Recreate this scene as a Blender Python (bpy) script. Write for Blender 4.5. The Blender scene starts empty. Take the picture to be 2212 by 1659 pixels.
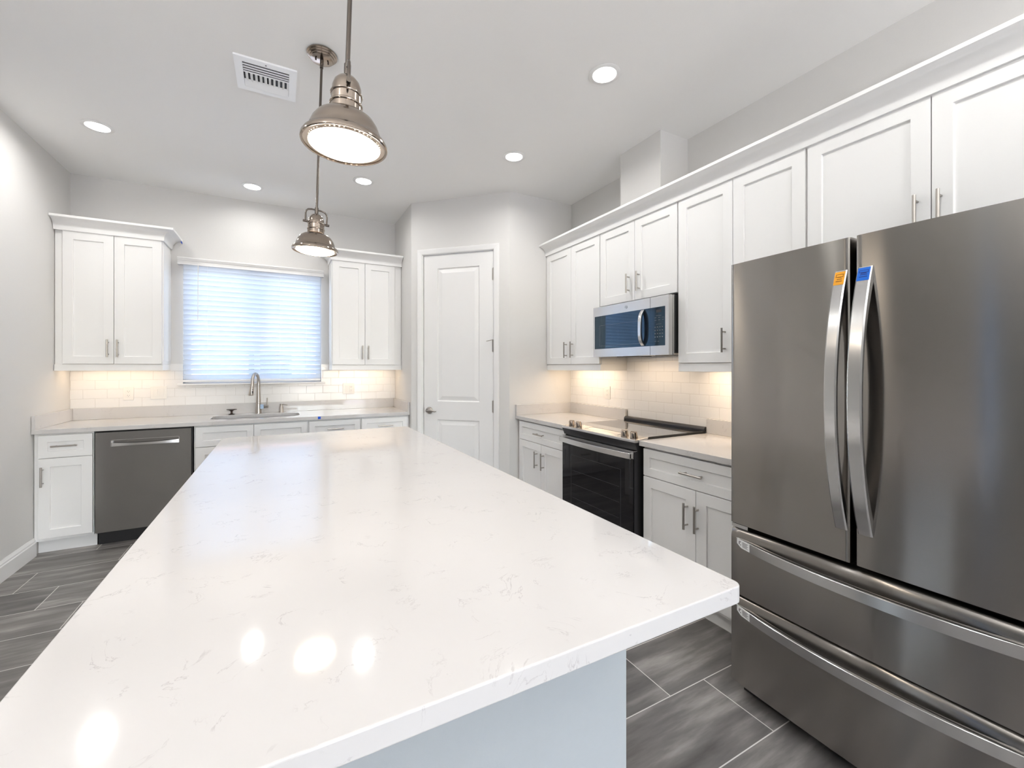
import bpy, bmesh, math, random
from mathutils import Vector, Matrix
random.seed(7)
PI = math.pi
sc = bpy.context.scene
COL = sc.collection

# ------------------------------------------------------------------ camera
cam_data = bpy.data.cameras.new('camera')
cam_data.sensor_fit = 'HORIZONTAL'
cam_data.sensor_width = 36.0
cam_data.lens = 926.48 / 2212 * 36.0
cam_data.shift_y = -(829.5 - 794.03) / 2212
cam_data.clip_start = 0.02
cam = bpy.data.objects.new('camera', cam_data)
cam.location = (0, 0, 1.361)
cam.rotation_euler = (PI / 2, 0, math.radians(-28.175))
COL.objects.link(cam)
sc.camera = cam

# ------------------------------------------------------------------ world, exposure
world = bpy.data.worlds.new('daylight')
sc.world = world
world.use_nodes = True
wn = world.node_tree
wn.nodes.clear()
w_out = wn.nodes.new('ShaderNodeOutputWorld')
w_bg = wn.nodes.new('ShaderNodeBackground')
w_sky = wn.nodes.new('ShaderNodeTexSky')
w_sky.sky_type = 'NISHITA'
w_sky.sun_disc = False
w_sky.sun_elevation = math.radians(48)
w_sky.sun_rotation = math.radians(150)
w_sky.air_density = 0.8
w_sky.dust_density = 1.5
w_sky.ozone_density = 1.0
wn.links.new(w_sky.outputs[0], w_bg.inputs[0])
w_bg.inputs[1].default_value = 1.8
wn.links.new(w_bg.outputs[0], w_out.inputs[0])
sun_data = bpy.data.lights.new('sun', 'SUN')
sun_data.energy = 9.0
sun_data.angle = math.radians(2)
sun_data.color = (1.0, 0.96, 0.90)
sun = bpy.data.objects.new('sun', sun_data)
sun.rotation_euler = (math.radians(-38), 0, math.radians(20))     # high, from beyond the window wall
COL.objects.link(sun)
vs = sc.view_settings
sc.display_settings.display_device = 'sRGB'
vs.view_transform = 'Standard'
vs.look = 'None'
vs.gamma = 1.0
vs.use_curve_mapping = False
vs.exposure = 0.65
cy = sc.cycles
cy.use_denoising = True
cy.max_bounces = 10
cy.diffuse_bounces = 5
cy.glossy_bounces = 5
cy.transmission_bounces = 6
cy.transparent_max_bounces = 12
cy.sample_clamp_indirect = 6.0
cy.caustics_reflective = False
cy.caustics_refractive = False

CAN_W = 2.9          # watts of each recessed ceiling light
PEND_W = 0.5
FILL_W = 72.0  # watts of each added fill lamp behind the camera
STRIP_W = 0.62
CAN_COL = (1.0, 0.985, 0.955)
WARM = (1.0, 0.76, 0.52)
PEND_COL = (1.0, 0.86, 0.70)

# ------------------------------------------------------------------ dimensions (metres)
XL, YB, XR, ZC = -1.58, 4.96, 2.576, 3.005      # left wall, back wall, right wall, ceiling
XP, YP1 = 1.139, 4.261                          # pantry corner on the back side
XP2, YP2 = 1.869, 3.538                         # pantry corner on the right side
CT = 0.914                                      # counter height
XFAR, YFRONT, YLIV = -6.2, -4.6, 3.05           # the open living space beside and behind the camera


# ------------------------------------------------------------------ mesh helpers
class MB:
    def __init__(self):
        self.bm = bmesh.new()

    def box(self, x0, y0, z0, x1, y1, z1):
        if x0 > x1: x0, x1 = x1, x0
        if y0 > y1: y0, y1 = y1, y0
        if z0 > z1: z0, z1 = z1, z0
        v = [self.bm.verts.new(p) for p in ((x0, y0, z0), (x1, y0, z0), (x1, y1, z0), (x0, y1, z0),
                                            (x0, y0, z1), (x1, y0, z1), (x1, y1, z1), (x0, y1, z1))]
        for f in ((0, 3, 2, 1), (4, 5, 6, 7), (0, 1, 5, 4), (1, 2, 6, 5), (2, 3, 7, 6), (3, 0, 4, 7)):
            self.bm.faces.new([v[i] for i in f])
        return self

    def loops(self, rings, close=True, cap=True):
        """bridge a list of rings (lists of points of equal length)"""
        vr = [[self.bm.verts.new(p) for p in r] for r in rings]
        n = len(vr[0])
        for a, b in zip(vr, vr[1:]):
            for i in range(n if close else n - 1):
                j = (i + 1) % n
                self.bm.faces.new((a[i], a[j], b[j], b[i]))
        if cap:
            self.bm.faces.new(list(reversed(vr[0])))
            self.bm.faces.new(vr[-1])
        return self

    def prism(self, poly, axis, a, b):
        """extrude a 2D polygon along axis: x -> poly is (y,z); y -> (x,z); z -> (x,y)"""
        def P(p, t):
            return {'x': (t, p[0], p[1]), 'y': (p[0], t, p[1]), 'z': (p[0], p[1], t)}[axis]
        self.loops([[P(p, a) for p in poly], [P(p, b) for p in poly]])
        return self

    def cyl(self, p, q, r, n=16, r2=None):
        p, q = Vector(p), Vector(q)
        r2 = r if r2 is None else r2
        d = (q - p).normalized()
        u = d.orthogonal().normalized()
        w = d.cross(u)
        ring = lambda c, rr: [c + u * rr * math.cos(2 * PI * k / n) + w * rr * math.sin(2 * PI * k / n) for k in range(n)]
        self.loops([ring(p, r), ring(q, r2)])
        return self

    def lathe(self, prof, n=32, c=(0, 0, 0), cap=True):
        rings = []
        for r, z in prof:
            r = max(r, 1e-4)
            rings.append([(c[0] + r * math.cos(2 * PI * k / n), c[1] + r * math.sin(2 * PI * k / n), c[2] + z) for k in range(n)])
        self.loops(rings, cap=cap)
        return self

    def tube(self, pts, r, n=12, cap=True):
        pts = [Vector(p) for p in pts]
        rs = r if isinstance(r, (list, tuple)) else [r] * len(pts)
        rings, u = [], None
        for i, p in enumerate(pts):
            d = (pts[min(i + 1, len(pts) - 1)] - pts[max(i - 1, 0)]).normalized()
            if u is None:
                u = d.orthogonal().normalized()
            else:
                u = (u - d * u.dot(d)).normalized()
            w = d.cross(u)
            rings.append([p + (u * math.cos(2 * PI * k / n) + w * math.sin(2 * PI * k / n)) * rs[i] for k in range(n)])
        self.loops(rings, cap=cap)
        return self

    def shaker(self, x0, z0, x1, z1, y0=-0.02, y1=0.0, fr=0.062, rec=0.011):
        """a framed flat-panel front in one closed mesh, facing -y"""
        def R(i, y):
            return [(x0 + i, y, z0 + i), (x1 - i, y, z0 + i), (x1 - i, y, z1 - i), (x0 + i, y, z1 - i)]
        fr = min(fr, (z1 - z0) * 0.3, (x1 - x0) * 0.3)
        self.loops([R(0, y1), R(0, y0), R(fr, y0), R(fr + 0.0015, y0 + rec), ])
        return self

    def sweep(self, path, prof):
        """path: list of (point xy, outward xy); prof: closed list of (out, z)"""
        rings = [[(p[0] + o[0] * a, p[1] + o[1] * a, z) for a, z in prof] for p, o in path]
        self.loops(rings)
        return self

    def xform(self, m):
        bmesh.ops.transform(self.bm, matrix=m, verts=self.bm.verts)
        return self

    def text(self, s, size, m, depth=0.0005):
        cu = bpy.data.curves.new('lettering', 'FONT')
        cu.body = s
        cu.size = size
        cu.extrude = depth
        cu.align_x = 'CENTER'
        cu.align_y = 'CENTER'
        cu.resolution_u = 3
        o = bpy.data.objects.new('lettering', cu)
        COL.objects.link(o)
        dg = bpy.context.evaluated_depsgraph_get()
        me = bpy.data.meshes.new_from_object(o.evaluated_get(dg))
        bpy.data.objects.remove(o)
        bpy.data.curves.remove(cu)
        me.transform(m)
        self.bm.from_mesh(me)
        bpy.data.meshes.remove(me)
        return self


def obj(name, mb, mat, parent=None, bevel=0.0, smooth=False, seg=2, kind=None, angle=40):
    bm = mb.bm
    bmesh.ops.recalc_face_normals(bm, faces=bm.faces)
    me = bpy.data.meshes.new(name)
    bm.to_mesh(me)
    bm.free()
    me.materials.append(mat)
    o = bpy.data.objects.new(name, me)
    COL.objects.link(o)
    if parent is not None:
        o.parent = parent
    if smooth:
        me.polygons.foreach_set('use_smooth', [True] * len(me.polygons))
        me.set_sharp_from_angle(angle=math.radians(angle))
    if bevel > 0:
        b = o.modifiers.new('edges', 'BEVEL')
        b.width = bevel
        b.segments = seg
        b.limit_method = 'ANGLE'
        b.angle_limit = math.radians(35)
        b.harden_normals = False
    if kind:
        o['kind'] = kind
    return o


def tag(o, label, cat, group=None):
    o['label'] = label
    o['category'] = cat
    if group:
        o['group'] = group
    return o


def thing(name, label, cat, loc=(0, 0, 0), rz=0.0, group=None):
    o = bpy.data.objects.new(name, None)
    o.empty_display_size = 0.1
    COL.objects.link(o)
    o.location = loc
    o.rotation_euler = (0, 0, rz)
    return tag(o, label, cat, group)


def struct(name, mb, mat, **k):
    return obj(name, mb, mat, kind='structure', **k)


def lamp(name, parent, loc, power, col, shape='DISK', size=0.12, size_y=None, rot=(0, 0, 0), spread=PI):
    d = bpy.data.lights.new(name, 'AREA')
    d.energy = power
    d.color = col
    d.shape = shape
    d.size = size
    if size_y:
        d.size_y = size_y
    d.spread = spread
    o = bpy.data.objects.new(name, d)
    COL.objects.link(o)
    o.parent = parent
    o.location = loc
    o.rotation_euler = rot
    return o


# ------------------------------------------------------------------ materials
def node_mat(name):
    m = bpy.data.materials.new(name)
    m.use_nodes = True
    nt = m.node_tree
    return m, nt, nt.nodes['Principled BSDF']


def N(nt, t, **k):
    n = nt.nodes.new(t)
    for a, v in k.items():
        setattr(n, a, v)
    return n


def math_n(nt, op, a, b=None):
    n = N(nt, 'ShaderNodeMath', operation=op)
    for i, v in enumerate((a, b)):
        if v is None:
            continue
        if isinstance(v, (int, float)):
            n.inputs[i].default_value = v
        else:
            nt.links.new(v, n.inputs[i])
    return n.outputs[0]


def plain(name, col, rough=0.5, metal=0.0, coat=0.0, bump=0.0, scale=40.0, spec=0.5, var=0.03, aniso=0.0, arot=0.0, coat_ior=1.5, stint=None):
    m, nt, p = node_mat(name)
    tc = N(nt, 'ShaderNodeTexCoord')
    nz = N(nt, 'ShaderNodeTexNoise')
    nz.inputs['Scale'].default_value = scale
    nz.inputs['Detail'].default_value = 3
    nt.links.new(tc.outputs['Object'], nz.inputs['Vector'])
    mr = N(nt, 'ShaderNodeMapRange')
    mr.inputs[3].default_value = 1.0 - var
    mr.inputs[4].default_value = 1.0 + var
    nt.links.new(nz.outputs[0], mr.inputs[0])
    hs = N(nt, 'ShaderNodeHueSaturation')
    hs.inputs['Color'].default_value = (*col, 1)
    nt.links.new(mr.outputs[0], hs.inputs['Value'])
    nt.links.new(hs.outputs[0], p.inputs['Base Color'])
    p.inputs['Roughness'].default_value = rough
    p.inputs['Metallic'].default_value = metal
    p.inputs['Specular IOR Level'].default_value = spec
    p.inputs['Coat Weight'].default_value = coat
    p.inputs['Coat Roughness'].default_value = 0.03
    p.inputs['Coat IOR'].default_value = coat_ior
    if stint:
        p.inputs['Specular Tint'].default_value = (*stint, 1)
        p.inputs['Coat Tint'].default_value = (*stint, 1)
    if aniso:
        p.inputs['Anisotropic'].default_value = aniso
        p.inputs['Anisotropic Rotation'].default_value = arot
        tg = N(nt, 'ShaderNodeTangent', direction_type='RADIAL', axis='Z')
        nt.links.new(tg.outputs[0], p.inputs['Tangent'])
    if bump:
        b = N(nt, 'ShaderNodeBump')
        b.inputs['Strength'].default_value = bump
        b.inputs['Distance'].default_value = 0.002
        nt.links.new(nz.outputs[0], b.inputs['Height'])
        nt.links.new(b.outputs[0], p.inputs['Normal'])
    return m


def emitter(name, col, strength):
    m = bpy.data.materials.new(name)
    m.use_nodes = True
    nt = m.node_tree
    nt.nodes.clear()
    o = N(nt, 'ShaderNodeOutputMaterial')
    e = N(nt, 'ShaderNodeEmission')
    e.inputs[0].default_value = (*col, 1)
    e.inputs[1].default_value = strength
    nt.links.new(e.outputs[0], o.inputs[0])
    return m


def quartz(name):
    m, nt, p = node_mat(name)
    tc = N(nt, 'ShaderNodeTexCoord')
    # thin broken grey veins where a warped noise crosses its middle, only inside sparse patches
    n1 = N(nt, 'ShaderNodeTexNoise'); n1.inputs['Scale'].default_value = 9; n1.inputs['Detail'].default_value = 6; n1.inputs['Roughness'].default_value = 0.62; n1.inputs['Distortion'].default_value = 1.2
    n2 = N(nt, 'ShaderNodeTexNoise'); n2.inputs['Scale'].default_value = 11; n2.inputs['Detail'].default_value = 2
    n3 = N(nt, 'ShaderNodeTexNoise'); n3.inputs['Scale'].default_value = 2.0; n3.inputs['Detail'].default_value = 4
    for n in (n1, n2, n3):
        nt.links.new(tc.outputs['Object'], n.inputs['Vector'])
    d = math_n(nt, 'ABSOLUTE', math_n(nt, 'SUBTRACT', n1.outputs[0], 0.5))
    line = N(nt, 'ShaderNodeMapRange'); line.inputs[1].default_value = 0.0; line.inputs[2].default_value = 0.012; line.inputs[3].default_value = 1; line.inputs[4].default_value = 0
    nt.links.new(d, line.inputs[0])
    patch = N(nt, 'ShaderNodeMapRange'); patch.inputs[1].default_value = 0.53; patch.inputs[2].default_value = 0.63
    nt.links.new(n2.outputs[0], patch.inputs[0])
    k = math_n(nt, 'MULTIPLY', math_n(nt, 'MULTIPLY', line.outputs[0], patch.outputs[0]), 0.55)
    cloud = N(nt, 'ShaderNodeMix', data_type='RGBA')
    cloud.inputs[6].default_value = (0.575, 0.56, 0.552, 1); cloud.inputs[7].default_value = (0.635, 0.618, 0.609, 1)
    nt.links.new(n3.outputs[0], cloud.inputs[0])
    mix = N(nt, 'ShaderNodeMix', data_type='RGBA')
    mix.inputs[7].default_value = (0.36, 0.33, 0.34, 1)
    nt.links.new(k, mix.inputs[0]); nt.links.new(cloud.outputs[2], mix.inputs[6])
    nt.links.new(mix.outputs[2], p.inputs['Base Color'])
    p.inputs['Roughness'].default_value = 0.07
    p.inputs['Specular IOR Level'].default_value = 0.55
    return m


def floor_mat():
    m, nt, p = node_mat('wood_look_tile')
    geo = N(nt, 'ShaderNodeNewGeometry')
    sep = N(nt, 'ShaderNodeSeparateXYZ')
    nt.links.new(geo.outputs['Position'], sep.inputs[0])
    X, Y = sep.outputs[0], sep.outputs[1]
    H, L, G = 0.304, 0.610, 0.0021
    v = math_n(nt, 'DIVIDE', math_n(nt, 'SUBTRACT', Y, 0.952), H)
    r = math_n(nt, 'FLOOR', v)
    fv = math_n(nt, 'SUBTRACT', v, r)
    u = math_n(nt, 'DIVIDE', math_n(nt, 'ADD', math_n(nt, 'SUBTRACT', X, 1.621), math_n(nt, 'MULTIPLY', r, 0.2033)), L)
    c = math_n(nt, 'FLOOR', u)
    fu = math_n(nt, 'SUBTRACT', u, c)
    du = math_n(nt, 'MULTIPLY', math_n(nt, 'MINIMUM', fu, math_n(nt, 'SUBTRACT', 1.0, fu)), L)
    dv = math_n(nt, 'MULTIPLY', math_n(nt, 'MINIMUM', fv, math_n(nt, 'SUBTRACT', 1.0, fv)), H)
    grout = math_n(nt, 'LESS_THAN', math_n(nt, 'MINIMUM', du, dv), G)
    cell = N(nt, 'ShaderNodeCombineXYZ')
    nt.links.new(r, cell.inputs[0]); nt.links.new(c, cell.inputs[1])
    wn_ = N(nt, 'ShaderNodeTexWhiteNoise'); nt.links.new(cell.outputs[0], wn_.inputs[0])
    # streaky grain along x, shifted per tile
    off = N(nt, 'ShaderNodeCombineXYZ')
    nt.links.new(math_n(nt, 'ADD', math_n(nt, 'MULTIPLY', X, 1.9), math_n(nt, 'MULTIPLY', wn_.outputs[0], 31.0)), off.inputs[0])
    nt.links.new(math_n(nt, 'MULTIPLY', Y, 12.0), off.inputs[1])
    nt.links.new(math_n(nt, 'MULTIPLY', wn_.outputs[0], 17.0), off.inputs[2])
    g1 = N(nt, 'ShaderNodeTexNoise'); g1.inputs['Scale'].default_value = 1.0; g1.inputs['Detail'].default_value = 5; g1.inputs['Roughness'].default_value = 0.58
    nt.links.new(off.outputs[0], g1.inputs['Vector'])
    ramp = N(nt, 'ShaderNodeValToRGB')
    ramp.color_ramp.elements[0].position = 0.28; ramp.color_ramp.elements[0].color = (0.075, 0.070, 0.067, 1)
    ramp.color_ramp.elements[1].position = 0.76; ramp.color_ramp.elements[1].color = (0.40, 0.375, 0.355, 1)
    e = ramp.color_ramp.elements.new(0.5); e.color = (0.165, 0.155, 0.148, 1)
    nt.links.new(g1.outputs[0], ramp.inputs[0])
    hs = N(nt, 'ShaderNodeHueSaturation')
    mr = N(nt, 'ShaderNodeMapRange'); mr.inputs[3].default_value = 0.85; mr.inputs[4].default_value = 1.15
    nt.links.new(wn_.outputs[0], mr.inputs[0]); nt.links.new(mr.outputs[0], hs.inputs['Value'])
    nt.links.new(ramp.outputs[0], hs.inputs['Color'])
    mix = N(nt, 'ShaderNodeMix', data_type='RGBA')
    mix.inputs[7].default_value = (0.68, 0.66, 0.63, 1)
    nt.links.new(grout, mix.inputs[0]); nt.links.new(hs.outputs[0], mix.inputs[6])
    nt.links.new(mix.outputs[2], p.inputs['Base Color'])
    p.inputs['Roughness'].default_value = 0.42
    bp = N(nt, 'ShaderNodeBump'); bp.inputs['Strength'].default_value = 0.25; bp.inputs['Distance'].default_value = 0.002
    nt.links.new(math_n(nt, 'SUBTRACT', 1.0, grout), bp.inputs['Height'])
    nt.links.new(bp.outputs[0], p.inputs['Normal'])
    return m


def subway(name, axis):
    """white glossy subway tile, half-offset rows; axis = which world axis runs along the wall"""
    m, nt, p = node_mat(name)
    geo = N(nt, 'ShaderNodeNewGeometry')
    sep = N(nt, 'ShaderNodeSeparateXYZ')
    nt.links.new(geo.outputs['Position'], sep.inputs[0])
    A, Z = sep.outputs[axis], sep.outputs[2]
    W, H, G = 0.1565, 0.0792, 0.0011
    v = math_n(nt, 'DIVIDE', math_n(nt, 'SUBTRACT', Z, 1.013), H)
    r = math_n(nt, 'FLOOR', v)
    fv = math_n(nt, 'SUBTRACT', v, r)
    u = math_n(nt, 'ADD', math_n(nt, 'DIVIDE', math_n(nt, 'SUBTRACT', A, 2.648), W), math_n(nt, 'MULTIPLY', r, 0.5))
    fu = math_n(nt, 'FRACT', u)
    du = math_n(nt, 'MULTIPLY', math_n(nt, 'MINIMUM', fu, math_n(nt, 'SUBTRACT', 1.0, fu)), W)
    dv = math_n(nt, 'MULTIPLY', math_n(nt, 'MINIMUM', fv, math_n(nt, 'SUBTRACT', 1.0, fv)), H)
    dd = math_n(nt, 'MINIMUM', du, dv)
    grout = math_n(nt, 'LESS_THAN', dd, G)
    mix = N(nt, 'ShaderNodeMix', data_type='RGBA')
    mix.inputs[6].default_value = (0.84, 0.83, 0.82, 1)
    mix.inputs[7].default_value = (0.66, 0.64, 0.62, 1)
    nt.links.new(grout, mix.inputs[0])
    nt.links.new(mix.outputs[2], p.inputs['Base Color'])
    p.inputs['Roughness'].default_value = 0.12
    h = N(nt, 'ShaderNodeMapRange'); h.inputs[2].default_value = 0.004
    nt.links.new(dd, h.inputs[0])
    bp = N(nt, 'ShaderNodeBump'); bp.inputs['Strength'].default_value = 0.3; bp.inputs['Distance'].default_value = 0.0015
    nt.links.new(h.outputs[0], bp.inputs['Height'])
    nt.links.new(bp.outputs[0], p.inputs['Normal'])
    return m


def pane_mat(name, tint=(1, 1, 1), refl=0.10):
    m = bpy.data.materials.new(name)
    m.use_nodes = True
    nt = m.node_tree
    nt.nodes.clear()
    o = N(nt, 'ShaderNodeOutputMaterial')
    t = N(nt, 'ShaderNodeBsdfTransparent'); t.inputs[0].default_value = (*tint, 1)
    g = N(nt, 'ShaderNodeBsdfGlossy'); g.inputs['Roughness'].default_value = 0.02
    f = N(nt, 'ShaderNodeFresnel'); f.inputs[0].default_value = 1.45
    mx = N(nt, 'ShaderNodeMixShader')
    nt.links.new(f.outputs[0], mx.inputs[0]); nt.links.new(t.outputs[0], mx.inputs[1]); nt.links.new(g.outputs[0], mx.inputs[2])
    nt.links.new(mx.outputs[0], o.inputs[0])
    return m


def slat_mat():
    m = bpy.data.materials.new('blind_vinyl')
    m.use_nodes = True
    nt = m.node_tree
    nt.nodes.clear()
    o = N(nt, 'ShaderNodeOutputMaterial')
    d = N(nt, 'ShaderNodeBsdfDiffuse'); d.inputs[0].default_value = (0.86, 0.87, 0.88, 1)
    t = N(nt, 'ShaderNodeBsdfTranslucent'); t.inputs[0].default_value = (0.84, 0.90, 0.96, 1)
    mx = N(nt, 'ShaderNodeMixShader'); mx.inputs[0].default_value = 0.47
    nt.links.new(d.outputs[0], mx.inputs[1]); nt.links.new(t.outputs[0], mx.inputs[2])
    nt.links.new(mx.outputs[0], o.inputs[0])
    return m


M = {
    'wall': plain('grey_wall_paint', (0.70, 0.69, 0.675), 0.75, bump=0.16, scale=140, var=0.012),
    'reflect_dark': plain('reflect_dark_wall_paint', (0.20, 0.235, 0.255), 0.7, bump=0.1, scale=140),  # invented dark wall colour, there to darken the refrigerator's reflection
    'rack': plain('oven_rack_shade', (0.035, 0.035, 0.04), 0.5),
    'ceil': plain('ceiling_paint', (0.89, 0.885, 0.875), 0.85, bump=0.08, scale=160, var=0.01),
    'cab': plain('white_lacquer', (0.86, 0.858, 0.852), 0.34, var=0.008, scale=3),
    'cabin': plain('cabinet_underside', (0.72, 0.66, 0.60), 0.5, var=0.02),
    'trim': plain('white_trim_paint', (0.84, 0.835, 0.83), 0.4, var=0.008, scale=3),
    'plastic': plain('white_plastic', (0.82, 0.80, 0.77), 0.35, var=0.01),
    'quartz': quartz('white_quartz'),
    'floor': floor_mat(),
    'tile_back': subway('subway_tile_along_x', 0),
    'tile_right': subway('subway_tile_along_y', 1),
    'nickel': plain('satin_nickel', (0.46, 0.43, 0.40), 0.28, 1.0, var=0.03),
    'pnickel': plain('polished_nickel', (0.36, 0.305, 0.26), 0.14, 1.0, var=0.02),
    'rodmetal': plain('dark_nickel_rod', (0.15, 0.13, 0.115), 0.22, 1.0, var=0.03),
    'register': plain('register_enamel', (0.93, 0.94, 0.95), 0.4, var=0.008),
    'steel': plain('brushed_steel', (0.62, 0.61, 0.60), 0.25, 1.0, var=0.03, aniso=0.6, arot=0.25),
    'fridge': plain('brushed_dark_steel', (0.34, 0.322, 0.305), 0.20, 1.0, var=0.03, scale=8, aniso=1.0, arot=0.25),
    'handle': plain('satin_steel', (0.66, 0.66, 0.66), 0.22, 1.0, var=0.02),
    'dw': plain('dishwasher_steel', (0.30, 0.29, 0.28), 0.27, 1.0, var=0.03, scale=8, aniso=0.7, arot=0.25),
    'sink': plain('sink_steel', (0.62, 0.62, 0.62), 0.3, 1.0, var=0.02),
    'black': plain('black_plastic', (0.012, 0.012, 0.013), 0.4, var=0.1),
    'charcoal': plain('charcoal_metal', (0.045, 0.045, 0.05), 0.35, 0.6, var=0.05),
    'bglass': plain('black_glass', (0.008, 0.008, 0.010), 0.04, spec=0.35, var=0.05),
    'mglass': plain('dark_mirror_glass', (0.010, 0.011, 0.014), 0.03, spec=1.0, var=0.05, coat=0.15, stint=(0.4, 0.72, 1.0)),  # blue tint put in to imitate the daylight-blue window reflection
    'hob': plain('glass_hob', (0.03, 0.028, 0.026), 0.05, spec=1.0, coat=1.0, var=0.05),
    'bronze': plain('dark_bronze', (0.05, 0.035, 0.03), 0.3, 0.8, var=0.05),
    'island': plain('pale_blue_grey_paint', (0.43, 0.455, 0.465), 0.6, bump=0.35, scale=70, var=0.012),
    'blind': slat_mat(),
    'pane': pane_mat('window_pane'),
    'bluepane': pane_mat('blue_tinted_pane', (0.10, 0.22, 0.32)),
    'lensring': plain('pendant_glass_ring', (0.90, 0.78, 0.66), 0.25),
    'orange': plain('orange_label', (0.85, 0.38, 0.02), 0.4),
    'blue': plain('blue_label', (0.0, 0.13, 0.62), 0.4),
    'tape': plain('blue_painters_tape', (0.01, 0.10, 0.62), 0.7),
    'label': plain('white_label', (0.82, 0.83, 0.84), 0.4),
    'ink': plain('label_ink', (0.06, 0.06, 0.07), 0.5),
    'brownink': plain('brown_ink', (0.25, 0.09, 0.0), 0.5),
    'navyink': plain('navy_ink', (0.0, 0.03, 0.22), 0.5),
    'paleblue': plain('blue_white_tag', (0.45, 0.60, 0.80), 0.4, var=0.3, scale=60),
    'grey': plain('grey_print', (0.16, 0.17, 0.19), 0.4),
    'duct': plain('dark_duct', (0.03, 0.03, 0.035), 0.7),
    'louver': plain('grey_louver', (0.13, 0.13, 0.14), 0.5),
    'lens': emitter('led_lens', CAN_COL, 14.0),
    'plens': emitter('pendant_lens', PEND_COL, 12.0),
    'strip': emitter('led_strip', WARM, 3.0),
    'soil': plain('pale_ground', (0.55, 0.53, 0.50), 0.9, var=0.2, scale=2),
    'stucco': plain('cream_stucco', (0.72, 0.68, 0.62), 0.9),
    'roof': plain('red_roof', (0.42, 0.17, 0.12), 0.8),
}

# ------------------------------------------------------------------ room shell
struct('floor', MB().box(XFAR - 0.1, YFRONT - 0.1, -0.06, XR + 0.1, YB + 0.2, 0), M['floor'])
struct('ceiling', MB().box(XFAR - 0.1, YFRONT - 0.1, ZC, XR + 0.1, YB + 0.2, ZC + 0.1), M['ceil'])

# back wall with the window opening
WX0, WX1, WZ0, WZ1 = -0.812, 0.362, 1.213, 2.33
w = MB()
w.box(XL - 0.12, YB, 0, WX0, YB + 0.16, ZC).box(WX1, YB, 0, XP + 0.1, YB + 0.16, ZC)
w.box(WX0, YB, 0, WX1, YB + 0.16, WZ0).box(WX0, YB, WZ1, WX1, YB + 0.16, ZC)
struct('wall_back', w, M['wall'])
struct('wall_left', MB().box(XL - 0.12, YLIV, 0, XL, YB, ZC), M['wall'])
struct('wall_right', MB().box(XR, YFRONT, 0, XR + 0.12, YB + 0.16, ZC), M['wall'])
# pantry: return wall, slanted wall with the door opening, and the wall at the end of the range counter
U = Vector((XP2 - XP, YP2 - YP1, 0)); PLEN = U.length; U.normalize()
PANG = math.atan2(U.y, U.x)
struct('wall_pantry_return', MB().box(XP, YP1 + 0.0005, 0, XP + 0.1, YB, ZC), M['wall'])
w = MB()
DX0, DX1, DZ1 = 0.122, 0.876, 2.478
w.box(0, 0, 0, DX0, 0.1, ZC).box(DX1, 0, 0, PLEN, 0.1, ZC).box(DX0, 0, DZ1, DX1, 0.1, ZC)
pw = struct('wall_pantry_slant', w, M['wall'])
pw.location = (XP, YP1, 0); pw.rotation_euler = (0, 0, PANG)
struct('wall_pantry_side', MB().box(XP2 + 0.0005, YP2, 0, XR, YP2 + 0.1, ZC), M['wall'])
# vent chase above the upper cabinets
struct('wall_vent_chase', MB().box(2.304, 2.128, 2.47, XR, 2.525, ZC), M['wall'])
# the open living space beside and behind the camera, with its glazed doors
GX0, GX1, GZ = 0.1, 2.4, 2.5
struct('wall_living', MB().box(XFAR, YLIV, 0, XL - 0.12, YLIV + 0.12, ZC), M['wall'])
EY0, EY1, EZ = 1.56, 1.80, 2.5          # tall sidelight in the far wall
struct('wall_far_entry', MB().box(XFAR - 0.12, YFRONT, 0, XFAR, EY0, ZC), M['reflect_dark'])
struct('wall_far', MB().box(XFAR - 0.12, EY1, 0, XFAR, YLIV + 0.12, ZC).box(XFAR - 0.12, EY0, EZ, XFAR, EY1, ZC), M['wall'])
w = MB()
w.box(XFAR, YFRONT - 0.12, 0, GX0, YFRONT, ZC).box(GX1, YFRONT - 0.12, 0, XR, YFRONT, ZC).box(GX0, YFRONT - 0.12, GZ, GX1, YFRONT, ZC)
struct('wall_front', w, M['wall'])

# left baseboard
bb = [(0, 0), (0.016, 0), (0.016, 0.098), (0.012, 0.104), (0.012, 0.114), (0.006, 0.124), (0.004, 0.132), (0, 0.132)]
struct('baseboard_left', MB().prism([(XL + a, z) for a, z in bb], 'y', YLIV, 4.352), M['trim'], smooth=True, angle=30)

# tile backsplashes
TZ0, TZ1 = 1.0, 1.395
w = MB()
w.box(XL + 0.001, YB - 0.009, TZ0, WX0, YB, TZ1).box(WX1, YB - 0.009, TZ0, XP - 0.001, YB, TZ1).box(WX0, YB - 0.009, TZ0, WX1, YB, WZ0 - 0.012)
struct('wall_back_tile', w, M['tile_back'])
w = MB()
w.box(XR - 0.009, 1.2, TZ0, XR, YP2 - 0.001, 1.39).box(XR - 0.009, 1.955, 0.88, XR, 2.728, TZ0).box(XR - 0.009, 1.958, 1.39, XR, 2.736, 1.47)
struct('wall_right_tile', w, M['tile_right'])

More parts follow.
